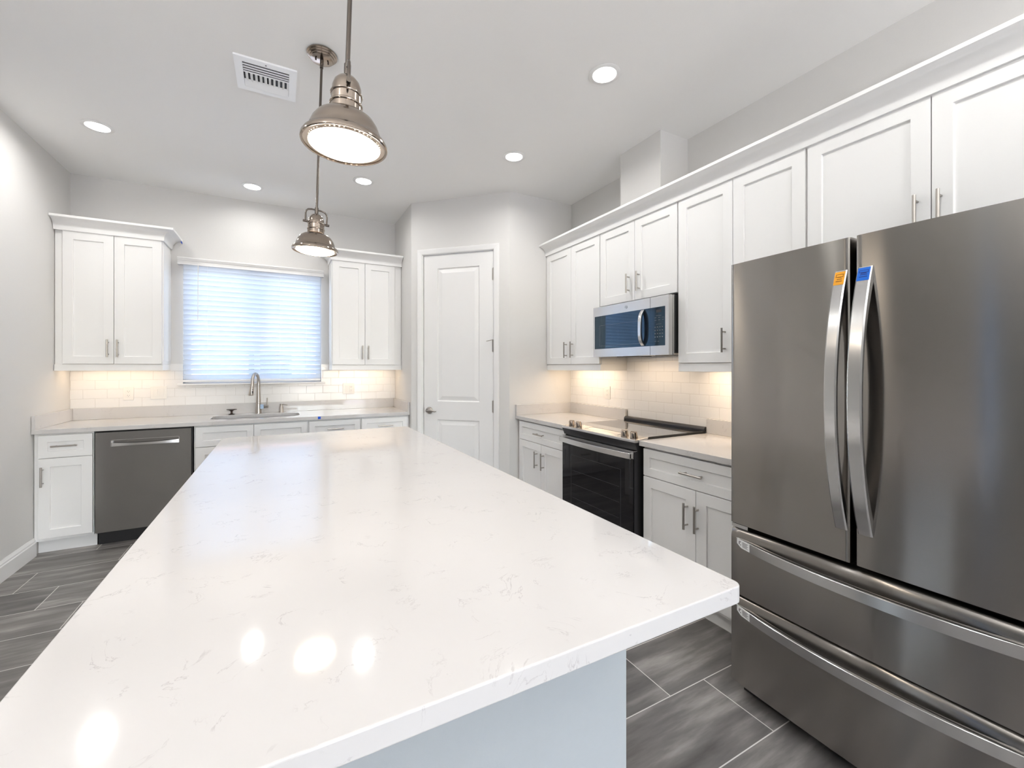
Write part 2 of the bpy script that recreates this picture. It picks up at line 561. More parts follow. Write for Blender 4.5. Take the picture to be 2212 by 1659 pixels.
# window 1: sill, frame with a centre mullion, panes
wt = obj('window_1', MB().box(WX0, YB + 0.09, WZ0, WX0 + 0.045, YB + 0.14, WZ1).box(WX1 - 0.045, YB + 0.09, WZ0, WX1, YB + 0.14, WZ1)
         .box(WX0 + 0.045, YB + 0.09, WZ0, WX1 - 0.045, YB + 0.14, WZ0 + 0.05).box(WX0 + 0.045, YB + 0.09, WZ1 - 0.045, WX1 - 0.045, YB + 0.14, WZ1)
         .box(-0.25, YB + 0.09, WZ0 + 0.05, -0.20, YB + 0.14, WZ1 - 0.045), M['trim'], kind='structure')
obj('window_pane', MB().box(WX0 + 0.04, YB + 0.112, WZ0 + 0.045, -0.245, YB + 0.117, WZ1 - 0.04), M['pane'], wt)
obj('window_pane', MB().box(-0.205, YB + 0.112, WZ0 + 0.045, WX1 - 0.04, YB + 0.117, WZ1 - 0.04), M['pane'], wt)
obj('window_sill', MB().box(-0.852, YB - 0.04, WZ0 - 0.018, 0.402, YB + 0.09, WZ0), M['trim'], wt, bevel=0.006)

# window 2 and the sliding door, unseen, placed to give fill light and refrigerator reflections
w2 = obj('window_2', MB().box(XFAR - 0.08, EY0, 0, XFAR - 0.03, EY0 + 0.04, EZ).box(XFAR - 0.08, EY1 - 0.04, 0, XFAR - 0.03, EY1, EZ)
         .box(XFAR - 0.08, EY0 + 0.04, 0, XFAR - 0.03, EY1 - 0.04, 0.12).box(XFAR - 0.08, EY0 + 0.04, EZ - 0.08, XFAR - 0.03, EY1 - 0.04, EZ), M['trim'], kind='structure')
obj('window_pane', MB().box(XFAR - 0.058, EY0 + 0.035, 0.115, XFAR - 0.052, EY1 - 0.035, EZ - 0.075), M['bluepane'], w2)
d2m = MB()
NP = 2
GWD = (GX1 - GX0) / NP
for k in range(NP):
    xa, xb = GX0 + k * GWD, GX0 + (k + 1) * GWD
    d2m.box(xa, YFRONT - 0.09, 0, xa + 0.05, YFRONT - 0.03, GZ).box(xb - 0.05, YFRONT - 0.09, 0, xb, YFRONT - 0.03, GZ)
    d2m.box(xa + 0.05, YFRONT - 0.09, GZ - 0.07, xb - 0.05, YFRONT - 0.03, GZ).box(xa + 0.05, YFRONT - 0.09, 0, xb - 0.05, YFRONT - 0.03, 0.08)
d2 = obj('door_2', d2m, M['trim'], kind='structure')
for k in range(NP):
    obj('door_glass', MB().box(GX0 + k * GWD + 0.045, YFRONT - 0.063, 0.075, GX0 + (k + 1) * GWD - 0.045, YFRONT - 0.057, GZ - 0.065), M['pane'], d2)

# outside
struct('ground', MB().box(-40, -40, -0.5, 40, 40, -0.14), M['soil'])
hs = thing('neighbour_house', 'cream house with red roof glimpsed between the lowest blind slats', 'house', (1.2, 17.0, -0.14))
obj('house_wall', MB().box(-3.5, 0, 0, 3.5, 5, 2.5), M['stucco'], hs)
obj('house_roof', MB().prism([(-0.6, 2.5), (5.6, 2.5), (2.5, 3.9)], 'x', -4, 4), M['roof'], hs)
obj('house_window', MB().box(-2.2, -0.03, 0.9, -0.9, 0.02, 2.0), M['mglass'], hs)

# ------------------------------------------------------------------ pantry door (door_1)
def panel_leaf(W, H, panels, T=0.035):
    """a moulded two-panel door leaf facing -y: stiles/rails with sunk, bevel-edged raised fields"""
    mb = MB()
    xs = sorted({0.0, W, *[p[0] for p in panels], *[p[2] for p in panels]})
    zs = sorted({0.0, H, *[p[1] for p in panels], *[p[3] for p in panels]})
    bm = mb.bm
    grid = {(i, j): bm.verts.new((x, 0, z)) for i, x in enumerate(xs) for j, z in enumerate(zs)}
    for i in range(len(xs) - 1):
        for j in range(len(zs) - 1):
            cxm, czm = (xs[i] + xs[i + 1]) / 2, (zs[j] + zs[j + 1]) / 2
            if any(p[0] < cxm < p[2] and p[1] < czm < p[3] for p in panels):
                continue
            bm.faces.new((grid[i, j], grid[i + 1, j], grid[i + 1, j + 1], grid[i, j + 1]))
    for (a, b, c, d) in panels:
        i0, i1, j0, j1 = xs.index(a), xs.index(c), zs.index(b), zs.index(d)
        ring = [grid[i0, j0], grid[i1, j0], grid[i1, j1], grid[i0, j1]]
        prev = ring
        for ins, dep in ((0.006, 0.011), (0.014, 0.011), (0.050, 0.002), (0.054, 0.002)):
            cur = [bm.verts.new(p) for p in ((a + ins, dep, b + ins), (c - ins, dep, b + ins), (c - ins, dep, d - ins), (a + ins, dep, d - ins))]
            for k in range(4):
                bm.faces.new((prev[k], prev[(k + 1) % 4], cur[(k + 1) % 4], cur[k]))
            prev = cur
        bm.faces.new(prev)
    n, m_ = len(xs) - 1, len(zs) - 1
    mb.box(0.0, 0.0125, 0.0, W, T, H)
    # side skins from the front face back to the core
    mb.box(-0.0003, 0.0003, 0, 0.0003, 0.013, H)
    mb.box(W - 0.0003, 0.0003, 0, W + 0.0003, 0.013, H)
    mb.box(0, 0.0003, H - 0.0003, W, 0.013, H + 0.0003)
    return mb

DS0, DW, DH = 0.135, 0.729, 2.455
PN = [(0.147, 1.03 - 0.012, 0.587, 2.325), (0.147, 0.20, 0.587, 0.838)]
door = obj('door_1', panel_leaf(DW, DH, PN), M['trim'], kind='structure', angle=20)
door.location = Vector((XP, YP1, 0)) + U * DS0 + Vector((-U.y, U.x, 0)) * 0.012 + Vector((0, 0, 0.012))
door.rotation_euler = (0, 0, PANG)
kn = MB()
kx, kz = 0.060, 0.926
kn.cyl((kx, -0.0005, kz), (kx, -0.007, kz), 0.034, 32).cyl((kx, -0.007, kz), (kx, -0.014, kz), 0.033, 32, 0.022).cyl((kx, -0.014, kz), (kx, -0.045, kz), 0.011, 20).cyl((kx, -0.045, kz), (kx, -0.056, kz), 0.016, 20)
kn.tube([(kx, -0.052, kz), (kx + 0.03, -0.054, kz + 0.004), (kx + 0.055, -0.054, kz + 0.002), (kx + 0.08, -0.053, kz - 0.006), (kx + 0.098, -0.050, kz - 0.004)], [0.010, 0.009, 0.008, 0.007, 0.005], 12)
obj('door_handle', kn, M['nickel'], door, smooth=True)
for z0, z1 in ((2.18, 2.29), (1.50, 1.61), (0.925, 1.035), (0.22, 0.33)):
    hb = MB().cyl((DW + 0.003, -0.006, z0), (DW + 0.003, -0.006, z1), 0.0075, 14).cyl((DW + 0.003, -0.006, z1), (DW + 0.003, -0.006, z1 + 0.006), 0.006, 12).cyl((DW + 0.003, -0.006, z0 - 0.006), (DW + 0.003, -0.006, z0), 0.006, 12)
    hb.box(DW - 0.012, -0.002, z0, DW + 0.003, -0.0002, z1)
    obj('hinge', hb, M['nickel'], door, smooth=True)
obj('door_stop', MB().cyl((DW + 0.001, -0.012, 1.612), (DW - 0.02, -0.03, 1.606), 0.004, 10).tube([(DW - 0.02, -0.03, 1.606), (DW - 0.055, -0.026, 1.600), (DW - 0.062, -0.02, 1.600)], 0.0035, 10), M['nickel'], door, smooth=True)
obj('latch_plate', MB().box(0.0, -0.001, kz - 0.028, 0.002, 0.02, kz + 0.028), M['nickel'], door)
# casing around it
cs = MB()
prof = [(0, 0), (0.006, -0.010), (0.012, -0.012), (0.040, -0.017), (0.052, -0.017), (0.056, -0.012), (0.056, 0)]   # inner edge outwards
for side in (0, 1):
    pts = []
    for o, y in prof:
        x = DX0 + 0.006 - o if side == 0 else DX1 - 0.006 + o
        pts.append((x, y, o))
    r0 = [(x, y, 0.0) for x, y, o in pts]
    r1 = [(x, y, DZ1 - 0.006 + o) for x, y, o in pts]
    cs.loops([r0, r1])
h0 = [(DX0 + 0.006 - o, y, DZ1 - 0.006 + o) for o, y in prof]
h1 = [(DX1 - 0.006 + o, y, DZ1 - 0.006 + o) for o, y in prof]
cs.loops([h0, h1])
# jamb lining and stop
cs.box(DX0, 0.0, 0, DX0 + 0.008, 0.1, DZ1).box(DX1 - 0.008, 0.0, 0, DX1, 0.1, DZ1).box(DX0, 0.0, DZ1 - 0.007, DX1, 0.1, DZ1)
cs.box(DX0 + 0.008, 0.05, 0, DX0 + 0.02, 0.065, DZ1 - 0.008).box(DX1 - 0.02, 0.05, 0, DX1 - 0.008, 0.065, DZ1 - 0.008)
tr = struct('trim_1', cs, M['trim'])
tr.location = (XP, YP1, 0); tr.rotation_euler = (0, 0, PANG)


# ------------------------------------------------------------------ cabinets
def pull(mb, x, y, z, length, vertical):
    """bar pull whose bar is centred at (x,z), standing off a front at depth y"""
    h = length / 2
    p = 0.032
    if vertical:
        mb.cyl((x, y - p, z - h), (x, y - p, z + h), 0.0062, 14)
        for s in (-1, 1):
            mb.cyl((x, y + 0.0003, z + s * (h - 0.022)), (x, y - p, z + s * (h - 0.022)), 0.0045, 10)
    else:
        mb.cyl((x - h, y - p, z), (x + h, y - p, z), 0.0062, 14)
        for s in (-1, 1):
            mb.cyl((x + s * (h - 0.022), y + 0.0003, z), (x + s * (h - 0.022), y - p, z), 0.0045, 10)
    return mb


def front(name, parent, x0, z0, x1, z1, handle=None, fr=0.062):
    """a shaker front; handle = ('v'|'h', x, z)"""
    f = obj(name, MB().shaker(x0, z0, x1, z1, fr=fr), M['cab'], parent, bevel=0.0012)
    if handle:
        obj('handle', pull(MB(), handle[1], -0.02, handle[2], 0.142, handle[0] == 'v'), M['nickel'], f, smooth=True)
    return f


def upper_cabinet(label, loc, rz, W, z0, z1, depth, doors, rail=None, light=None, group='wall cabinets', left_stile=0, right_stile=0, side_panel=None, lw=1.0):
    """doors: list of (x0, x1, handle_x or None, handle_z)"""
    t = thing('wall_cabinet', label, 'cabinet', loc, rz, group)
    b = MB().box(0, 0, z0, W, depth, z1)
    obj('body', b, M['cab'], t, bevel=0.001)
    for x0, x1, hx, hz in doors:
        front('door', t, x0, z0 + 0.003, x1, z1 - 0.008, ('v', hx, hz) if hx is not None else None)
    if rail:
        r = MB()
        r.box(rail[0], -0.012, z0 - 0.052, rail[1], 0.006, z0 - 0.0005)
        if rail[2]:
            r.box(rail[0], 0.006, z0 - 0.052, rail[0] + 0.016, depth - 0.002, z0 - 0.0005)
        if rail[3]:
            r.box(rail[1] - 0.016, 0.006, z0 - 0.052, rail[1], depth - 0.002, z0 - 0.0005)
        obj('light_rail', r, M['cab'], t, bevel=0.001)
    if light:
        bar = obj('light_bar', MB().box(light[0], depth * 0.5 - 0.015, z0 - 0.014, light[1], depth * 0.5 + 0.015, z0 - 0.001), M['plastic'], t)
        obj('diffuser', MB().box(light[0] + 0.01, depth * 0.5 - 0.012, z0 - 0.016, light[1] - 0.01, depth * 0.5 + 0.012, z0 - 0.0135), M['strip'], bar)
        lamp('strip_lamp', t, ((light[0] + light[1]) / 2, depth * 0.5, z0 - 0.018), lw * STRIP_W * (light[1] - light[0]) / 0.6, WARM, 'RECTANGLE', light[1] - light[0], 0.03)
    return t


CB = 4.67                       # front of the upper cabinet boxes on the back wall
UD = YB - 0.003 - CB
UZ0, UZ1 = 1.388, 2.452
crown_prof = [(-0.004, 2.444), (0.012, 2.444), (0.014, 2.458)] + [(0.014 + 0.066 * (1 - math.cos(a)), 2.458 + 0.068 * math.sin(a)) for a in [k * PI / 16 for k in range(1, 9)]] + [(0.088, 2.529), (0.088, 2.546), (-0.004, 2.546)]

c = upper_cabinet('tall white wall cabinet in the corner between plain wall and window', (XL + 0.004, CB, 0), 0, 0.672, UZ0, UZ1, UD,
                  [(0.049, 0.355, 0.322, 1.518), (0.359, 0.665, 0.384, 1.518)], (0.0, 0.672, 0, 1), (0.06, 0.62))
o = obj('crown', MB().sweep([((0.0, -0.02), (0, -1)), ((0.672, -0.02), (1, -1)), ((0.672, UD), (1, 0))], crown_prof), M['cab'], c, smooth=True, angle=25)
obj('side_panel', MB().box(0.672, 0.004, UZ0 + 0.03, 0.676, UD, 2.40), M['cab'], c, bevel=0.001)
obj('blue_tape', MB().box(0.758, UD - 0.07, 2.505, 0.7605, UD - 0.01, 2.518), M['tape'], c)['label'] = 'scrap of blue masking tape'

c = upper_cabinet('white wall cabinet between window blind and pantry door', (0.44, CB, 0), 0, XP - 0.003 - 0.44, UZ0, UZ1, UD,
                  [(0.006, 0.316, 0.291, 1.516), (0.319, 0.624, 0.350, 1.516)], (0.0, XP - 0.003 - 0.44, 1, 0), (0.06, 0.62))
WR = XP - 0.003 - 0.44
obj('crown', MB().sweep([((0, UD), (-1, 0)), ((0, -0.02), (-1, -1)), ((WR, -0.02), (0, -1))], crown_prof), M['cab'], c, smooth=True, angle=25)
obj('side_panel', MB().box(-0.004, 0.004, UZ0 + 0.03, 0, UD, 2.40), M['cab'], c, bevel=0.001)

# right wall: four units under one crown
RX = 2.296                      # front of the boxes; doors stand 2 cm proud
RD = XR - 0.003 - RX
def rloc(y): return (RX, y, 0)
upper_cabinet('white two-door wall cabinet against the pantry wall, left of the microwave', rloc(YP2 - 0.003), -PI / 2, 0.797, UZ0, UZ1, RD,
              [(0.006, 0.401, 0.338, 1.52), (0.404, 0.792, 0.432, 1.52)], (0.0, 0.797, 0, 1), (0.12, 0.70), lw=1.9)
upper_cabinet('short white wall cabinet directly above the microwave', rloc(2.736), -PI / 2, 0.776, 1.852, UZ1, RD,
              [(0.005, 0.387, 0.333, 1.985), (0.391, 0.772, 0.436, 1.985)])
upper_cabinet('white two-door wall cabinet between microwave and refrigerator', rloc(1.958), -PI / 2, 0.778, UZ0, UZ1, RD,
              [(0.005, 0.386, 0.340, 1.52), (0.390, 0.773, 0.425, 1.52)], (0.0, 0.778, 1, 0), (0.05, 0.70), lw=2.2)
upper_cabinet('short wide white wall cabinet above the refrigerator', rloc(1.178), -PI / 2, 0.925, 1.85, UZ1, RD,
              [(0.005, 0.459, 0.419, 1.985), (0.463, 0.920, 0.490, 1.985)])
cm = obj('crown_moulding', MB().sweep([((RX - 0.02, YP2 - 0.002), (-1, 0)), ((RX - 0.02, 0.245), (-1, -1)), ((XR - 0.003, 0.245), (0, -1))], crown_prof), M['cab'], smooth=True, angle=25)
tag(cm, 'long white cove crown moulding running along the range-side wall cabinets', 'moulding')


def base_cabinet(label, loc, rz, W, fronts, depth, x_body=(0, None), group='base cabinets', toe=True, hollow=False):
    """fronts: list of (kind, x0, z0, x1, z1, handle)"""
    t = thing('base_cabinet', label, 'cabinet', loc, rz, group)
    z0, z1 = 0.10, CT - 0.034
    b = MB()
    if hollow:
        b.box(0, 0, z0, 0.018, depth, z1).box(W - 0.018, 0, z0, W, depth, z1).box(0.018, 0, z0, W - 0.018, depth, z0 + 0.018)
        b.box(0.018, depth - 0.012, z0 + 0.018, W - 0.018, depth, 0.6)
        b.box(0.018, 0, z1 - 0.20, W - 0.018, 0.018, z1).box(0.018, 0, z0 + 0.018, W - 0.018, 0.018, z0 + 0.05)
    else:
        b.box(0, 0, z0, W, depth, z1)
    obj('body', b, M['cab'], t, bevel=0.001)
    if toe:
        obj('toe_kick', MB().box(0, 0.062, 0, W, 0.077, z0 - 0.0005), M['cab'], t)
    for k, x0, a, x1, bb_, h in fronts:
        front(k, t, x0, a, x1, bb_, h, fr=0.062 if k == 'door' else 0.05)
    return t


BD = YB - 0.004 - 4.35
DZ = (0.705, 0.868)             # top drawer
base_cabinet('narrow white base cabinet in the corner beside the dishwasher', (XL + 0.004, 4.35, 0), 0, 0.322,
             [('drawer', 0.026, DZ[0], 0.318, DZ[1], ('h', 0.172, 0.79)), ('door', 0.026, 0.122, 0.318, 0.700, ('v', 0.052, 0.572))], BD)
base_cabinet('white sink base cabinet with two plain false drawer fronts', (-0.640, 4.35, 0), 0, 0.848,
             [('drawer', 0.012, DZ[0], 0.420, DZ[1], None), ('drawer', 0.424, DZ[0], 0.840, DZ[1], None),
              ('door', 0.012, 0.122, 0.420, 0.700, ('v', 0.38, 0.572)), ('door', 0.424, 0.122, 0.840, 0.700, ('v', 0.464, 0.572))], BD, hollow=True)
base_cabinet('white drawer cabinet next to the sink base, blue tape above', (0.209, 4.35, 0), 0, 0.458,
             [('drawer', 0.008, DZ[0], 0.452, DZ[1], ('h', 0.230, 0.79)), ('drawer', 0.008, 0.415, 0.452, 0.700, ('h', 0.230, 0.56)), ('drawer', 0.008, 0.122, 0.452, 0.410, ('h', 0.230, 0.27))], BD)
base_cabinet('white drawer cabinet at the pantry end of the sink counter', (0.668, 4.35, 0), 0, XP - 0.003 - 0.668,
             [('drawer', 0.008, DZ[0], 0.450, DZ[1], ('h', 0.229, 0.79)), ('drawer', 0.008, 0.415, 0.450, 0.700, ('h', 0.229, 0.56)), ('drawer', 0.008, 0.122, 0.450, 0.410, ('h', 0.229, 0.27))], BD)
RBX = 1.968
RBD = XR - 0.004 - RBX
base_cabinet('white base cabinet between the pantry wall and the range', (RBX, YP2 - 0.003, 0), -PI / 2, 0.790,
             [('drawer', 0.042, DZ[0], 0.784, DZ[1], ('h', 0.413, 0.785)), ('door', 0.042, 0.122, 0.420, 0.700, ('v', 0.362, 0.565)), ('door', 0.424, 0.122, 0.784, 0.700, ('v', 0.468, 0.565))], RBD)
base_cabinet('white base cabinet between the range and the refrigerator', (RBX, 1.944, 0), -PI / 2, 0.768,
             [('drawer', 0.010, DZ[0], 0.762, DZ[1], ('h', 0.374, 0.785)), ('door', 0.010, 0.122, 0.385, 0.700, ('v', 0.334, 0.555)), ('door', 0.389, 0.122, 0.762, 0.700, ('v', 0.402, 0.555))], RBD)


# ------------------------------------------------------------------ worktops
def rounded(x0, y0, x1, y1, r, n=8):
    pts = []
    for cx, cy_, a0 in ((x1 - r, y1 - r, 0), (x0 + r, y1 - r, PI / 2), (x0 + r, y0 + r, PI), (x1 - r, y0 + r, 1.5 * PI)):
        for k in range(n + 1):
            a = a0 + k * PI / 2 / n
            pts.append((cx + r * math.cos(a), cy_ + r * math.sin(a)))
    return pts


def slab_with_hole(outer, hole, z0, z1):
    mb = MB()
    bm = mb.bm
    edges = []
    for loop in (outer, hole):
        vs_ = [bm.verts.new((x, y, z1)) for x, y in loop]
        edges += [bm.edges.new((vs_[i], vs_[(i + 1) % len(vs_)])) for i in range(len(vs_))]
    r = bmesh.ops.triangle_fill(bm, use_beauty=True, use_dissolve=False, edges=edges)
    faces = [f for f in r['geom'] if isinstance(f, bmesh.types.BMFace)]
    r = bmesh.ops.extrude_face_region(bm, geom=faces, use_keep_orig=True)
    vv = [v for v in r['geom'] if isinstance(v, bmesh.types.BMVert)]
    bmesh.ops.translate(bm, vec=(0, 0, z0 - z1), verts=vv)
    return mb


SX0, SX1, SY0, SY1 = -0.555, 0.145, 4.455, 4.80
ct = obj('countertop', slab_with_hole([(XL + 0.002, 4.311), (XP - 0.002, 4.311), (XP - 0.002, YB - 0.002), (XL + 0.002, YB - 0.002)],
                                      rounded(SX0, SY0, SX1, SY1, 0.09), CT - 0.032, CT), M['quartz'], bevel=0.002)
tag(ct, 'long white quartz worktop under the window with the sink cut-out', 'worktop')
UPZ = 1.013
obj('upstand', MB().box(XL + 0.0225, YB - 0.022, CT + 0.0003, XP - 0.0225, YB - 0.0095, UPZ), M['quartz'], ct, bevel=0.0015)
obj('upstand', MB().box(XL + 0.002, 4.312, CT + 0.0003, XL + 0.022, YB - 0.0095, UPZ), M['quartz'], ct, bevel=0.0015)
obj('upstand', MB().box(XP - 0.022, 4.312, CT + 0.0003, XP - 0.002, YB - 0.0095, UPZ), M['quartz'], ct, bevel=0.0015)

cr = obj('countertop', MB().box(1.928, 2.7335, CT - 0.032, XR - 0.002, YP2 - 0.002, CT), M['quartz'], bevel=0.002)
tag(cr, 'short white quartz worktop between the pantry wall and the range', 'worktop')
obj('upstand', MB().box(XR - 0.03, 2.7335, CT + 0.0003, XR - 0.0095, YP2 - 0.0225, UPZ), M['quartz'], cr, bevel=0.0015)
obj('upstand', MB().box(1.930, YP2 - 0.022, CT + 0.0003, XR - 0.0095, YP2 - 0.002, UPZ), M['quartz'], cr, bevel=0.0015)
cr = obj('countertop', MB().box(1.928, 1.17, CT - 0.032, XR - 0.002, 1.951, CT), M['quartz'], bevel=0.002)
tag(cr, 'short white quartz worktop between the range and the refrigerator', 'worktop')
obj('upstand', MB().box(XR - 0.03, 1.17, CT + 0.0003, XR - 0.0095, 1.951, UPZ), M['quartz'], cr, bevel=0.0015)

tp = obj('tape_scrap', MB().box(0.288, 4.3095, 0.888, 0.312, 4.3106, 0.910), M['tape'])
tag(tp, 'scrap of blue masking tape on the edge of the sink worktop', 'tape')

# ------------------------------------------------------------------ sink and its fittings
sk = MB()
so = rounded(SX0 - 0.02, SY0 - 0.02, SX1 + 0.02, SY1 + 0.02, 0.1)
si = rounded(SX0 + 0.004, SY0 + 0.004, SX1 - 0.004, SY1 - 0.004, 0.088)
sl = rounded(SX0 + 0.02, SY0 + 0.02, SX1 - 0.02, SY1 - 0.02, 0.08)
zt, zb = CT - 0.0335, 0.69
sk.loops([[(x, y, zt - 0.004) for x, y in so], [(x, y, zt) for x, y in so], [(x, y, zt) for x, y in si], [(x, y, zb + 0.03) for x, y in si], [(x, y, zb) for x, y in sl]], cap=False)
bm = sk.bm
bm.verts.ensure_lookup_table()
nn = len(so)
bm.faces.new([bm.verts[4 * nn + i] for i in range(nn)])
s = thing('kitchen_sink', 'undermount stainless sink bowl below the window', 'sink', (0, 0, 0))
obj('bowl', sk, M['sink'], s, smooth=True)
obj('drain', MB().lathe([(0.045, 0.0005), (0.045, 0.004), (0.03, 0.002), (0.002, 0.002)], 24, (-0.205, 4.64, zb)), M['nickel'], s, smooth=True)

f = thing('faucet', 'tall brushed nickel gooseneck faucet behind the sink', 'faucet', (-0.205, 4.875, CT), math.radians(-17))
obj('base', MB().lathe([(0.0285, 0.0005), (0.0285, 0.004), (0.027, 0.01), (0.0225, 0.095)], 28), M['nickel'], f, smooth=True)
pts, rs = [(0, 0, 0.098), (0, 0, 0.20), (0, 0, 0.30)], [0.0215, 0.0165, 0.0145]
for k in range(1, 13):
    a = PI * k / 12
    pts.append((0, -0.075 + 0.075 * math.cos(a), 0.31 + 0.078 * math.sin(a))); rs.append(0.0140)
pts.append((-0.002, -0.153, 0.272)); rs.append(0.0142)
obj('spout', MB().tube(pts, rs, 18), M['nickel'], f, smooth=True)
hd = obj('spray_head', MB().tube([(-0.002, -0.153, 0.270), (-0.003, -0.155, 0.25), (-0.006, -0.163, 0.188), (-0.006, -0.163, 0.183)], [0.0158, 0.0165, 0.0215, 0.019], 20), M['nickel'], f, smooth=True)
obj('spray_button', MB().box(0.010, -0.186, 0.205, 0.016, -0.176, 0.228).cyl((0.012, -0.178, 0.24), (0.012, -0.181, 0.24), 0.004, 10), M['black'], hd)
hl = obj('lever', MB().cyl((0.022, 0, 0.062), (0.088, 0, 0.066), 0.0155, 20).cyl((0.074, 0, 0.066), (0.078, 0, 0.150), 0.0052, 12), M['nickel'], f, smooth=True)
obj('paper_tag', MB().box(0.022, -0.021, 0.045, 0.052, -0.018, 0.088).xform(Matrix.Rotation(0.0, 4, 'Y')), M['paleblue'], hl)['label'] = 'blue and white paper tag'

d = thing('soap_dispenser', 'small brushed nickel soap dispenser beside the faucet', 'soap dispenser', (-0.008, 4.885, CT))
obj('base', MB().lathe([(0.023, 0.0005), (0.023, 0.004), (0.017, 0.012), (0.0165, 0.05), (0.010, 0.062), (0.009, 0.072)], 24), M['nickel'], d, smooth=True)
obj('pump_spout', MB().cyl((0, 0, 0.07), (0, 0, 0.082), 0.0125, 18).tube([(0, 0, 0.077), (0.03, -0.02, 0.077), (0.055, -0.035, 0.072)], [0.006, 0.005, 0.0035], 10), M['nickel'], d, smooth=True)
st = obj('sink_stopper', MB().lathe([(0.026, 0.0005), (0.026, 0.004), (0.010, 0.010), (0.008, 0.018), (0.009, 0.032), (0.022, 0.040), (0.042, 0.046), (0.043, 0.050), (0.012, 0.047)], 28, (-0.425, 4.865, CT)), M['bronze'], smooth=True)
tag(st, 'dark bronze sink stopper standing on the worktop by the faucet', 'stopper')

# ------------------------------------------------------------------ outlets and switches
def face_plate(t, W, H):
    obj('plate', MB().box(-W / 2, -0.006, -H / 2, W / 2, -0.0002, H / 2), M['plastic'], t, bevel=0.002)
def receptacle(t, x):
    r = obj('receptacle', MB().box(x - 0.017, -0.008, -0.034, x + 0.017, -0.0055, 0.034), M['plastic'], t, bevel=0.001)
    for zz in (-0.018, 0.018):
        sl_ = MB()
        sl_.box(x - 0.0075, -0.0085, zz - 0.002, x - 0.0055, -0.0078, zz + 0.006).box(x + 0.0055, -0.0085, zz - 0.002, x + 0.0075, -0.0078, zz + 0.005).cyl((x, -0.0085, zz - 0.008), (x, -0.0078, zz - 0.008), 0.0022, 8)
        obj('socket_holes', sl_, M['grey'], r)
def rocker(t, x):
    obj('rocker', MB().prism([(-0.0055, -0.034), (-0.0075, -0.034), (-0.0105, 0.034), (-0.0055, 0.034)], 'x', x - 0.0165, x + 0.0165), M['plastic'], t, bevel=0.0008)
YT = YB - 0.009
t = thing('wall_outlet', 'white duplex outlet on the tile below the corner wall cabinet', 'outlet', (-1.199, YT, 1.132), 0)
face_plate(t, 0.072, 0.117); receptacle(t, 0)
t = thing('light_switch', 'white double rocker switch on the tile beside the window', 'switch', (-0.989, YT, 1.134), 0)
face_plate(t, 0.117, 0.117); rocker(t, -0.023); rocker(t, 0.023)
t = thing('wall_outlet', 'white switch and outlet plate on the tile between window and pantry', 'outlet', (0.636, YT, 1.134), 0)
face_plate(t, 0.117, 0.117); rocker(t, -0.023); receptacle(t, 0.023)
t = thing('wall_outlet', 'white duplex outlet on the tile between pantry wall and range', 'outlet', (XR - 0.009, 2.978, 1.137), -PI / 2)
face_plate(t, 0.072, 0.117); receptacle(t, 0)

# ------------------------------------------------------------------ window blind
b = thing('window_blind', 'white horizontal slat blind filling the window over the sink', 'blind', (0, 0, 0))
vp = [(4.935, 2.312), (4.902, 2.312), (4.902, 2.318), (4.905, 2.322), (4.905, 2.346), (4.898, 2.352), (4.898, 2.358), (4.893, 2.364), (4.893, 2.374), (4.897, 2.378), (4.935, 2.378)]
obj('valance', MB().prism(vp, 'x', -0.846, 0.384).box(-0.846, 4.935, 2.312, -0.836, 4.957, 2.378).box(0.374, 4.935, 2.312, 0.384, 4.957, 2.378), M['trim'], b)
sm = MB()
BX0, BX1 = -0.806, 0.352
NS, ZS0, ZS1 = 23, 1.275, 2.300
tilt = math.radians(58)
for k in range(NS):
    zc = ZS0 + (ZS1 - ZS0) * k / (NS - 1)
    cy_ = 4.928
    ca, sa = math.cos(tilt), math.sin(tilt)
    prof_s = []
    top, bot = [], []
    for i in range(7):
        s_ = -0.025 + 0.05 * i / 6
        cr_ = 0.0028 * (1 - (s_ / 0.025) ** 2)
        # s runs from the room edge (high) to the outer edge (low)
        for lst, dn in ((top, cr_ + 0.0013), (bot, cr_ - 0.0013)):
            lst.append((cy_ + s_ * ca + dn * sa, zc - s_ * sa + dn * ca))
    sm.prism(top + bot[::-1], 'x', BX0, BX1)
obj('slats', sm, M['blind'], b, smooth=True, angle=30)
obj('bottom_rail', MB().box(BX0, 4.912, 1.226, BX1, 4.944, 1.246), M['trim'], b, bevel=0.003)
obj('head_rail', MB().box(BX0, 4.907, 2.313, BX1, 4.956, 2.36), M['trim'], b)
for x in (-0.62, -0.02, 0.22):
    for y in (4.9105, 4.946):
        obj('ladder_cord', MB().cyl((x, y, 1.24), (x, y, 2.313), 0.0009, 6), M['trim'], b)
obj('wand', MB().cyl((-0.690, 4.897, 2.311), (-0.692, 4.895, 1.80), 0.0035, 8).cyl((-0.690, 4.906, 2.330), (-0.690, 4.897, 2.305), 0.002, 6), M['plastic'], b, smooth=True)

# ------------------------------------------------------------------ dishwasher
dwx0, dwx1 = -1.248, -0.645
dw = thing('dishwasher', 'dark stainless dishwasher with a pocket bar handle under the sink worktop', 'dishwasher', (dwx0, 4.345, 0), 0)
DWW = dwx1 - dwx0
obj('body', MB().box(0.004, 0.012, 0.10, DWW - 0.004, 0.595, CT - 0.036), M['black'], dw)
obj('toe_kick', MB().box(0.004, 0.06, 0.001, DWW - 0.004, 0.075, 0.10), M['black'], dw)
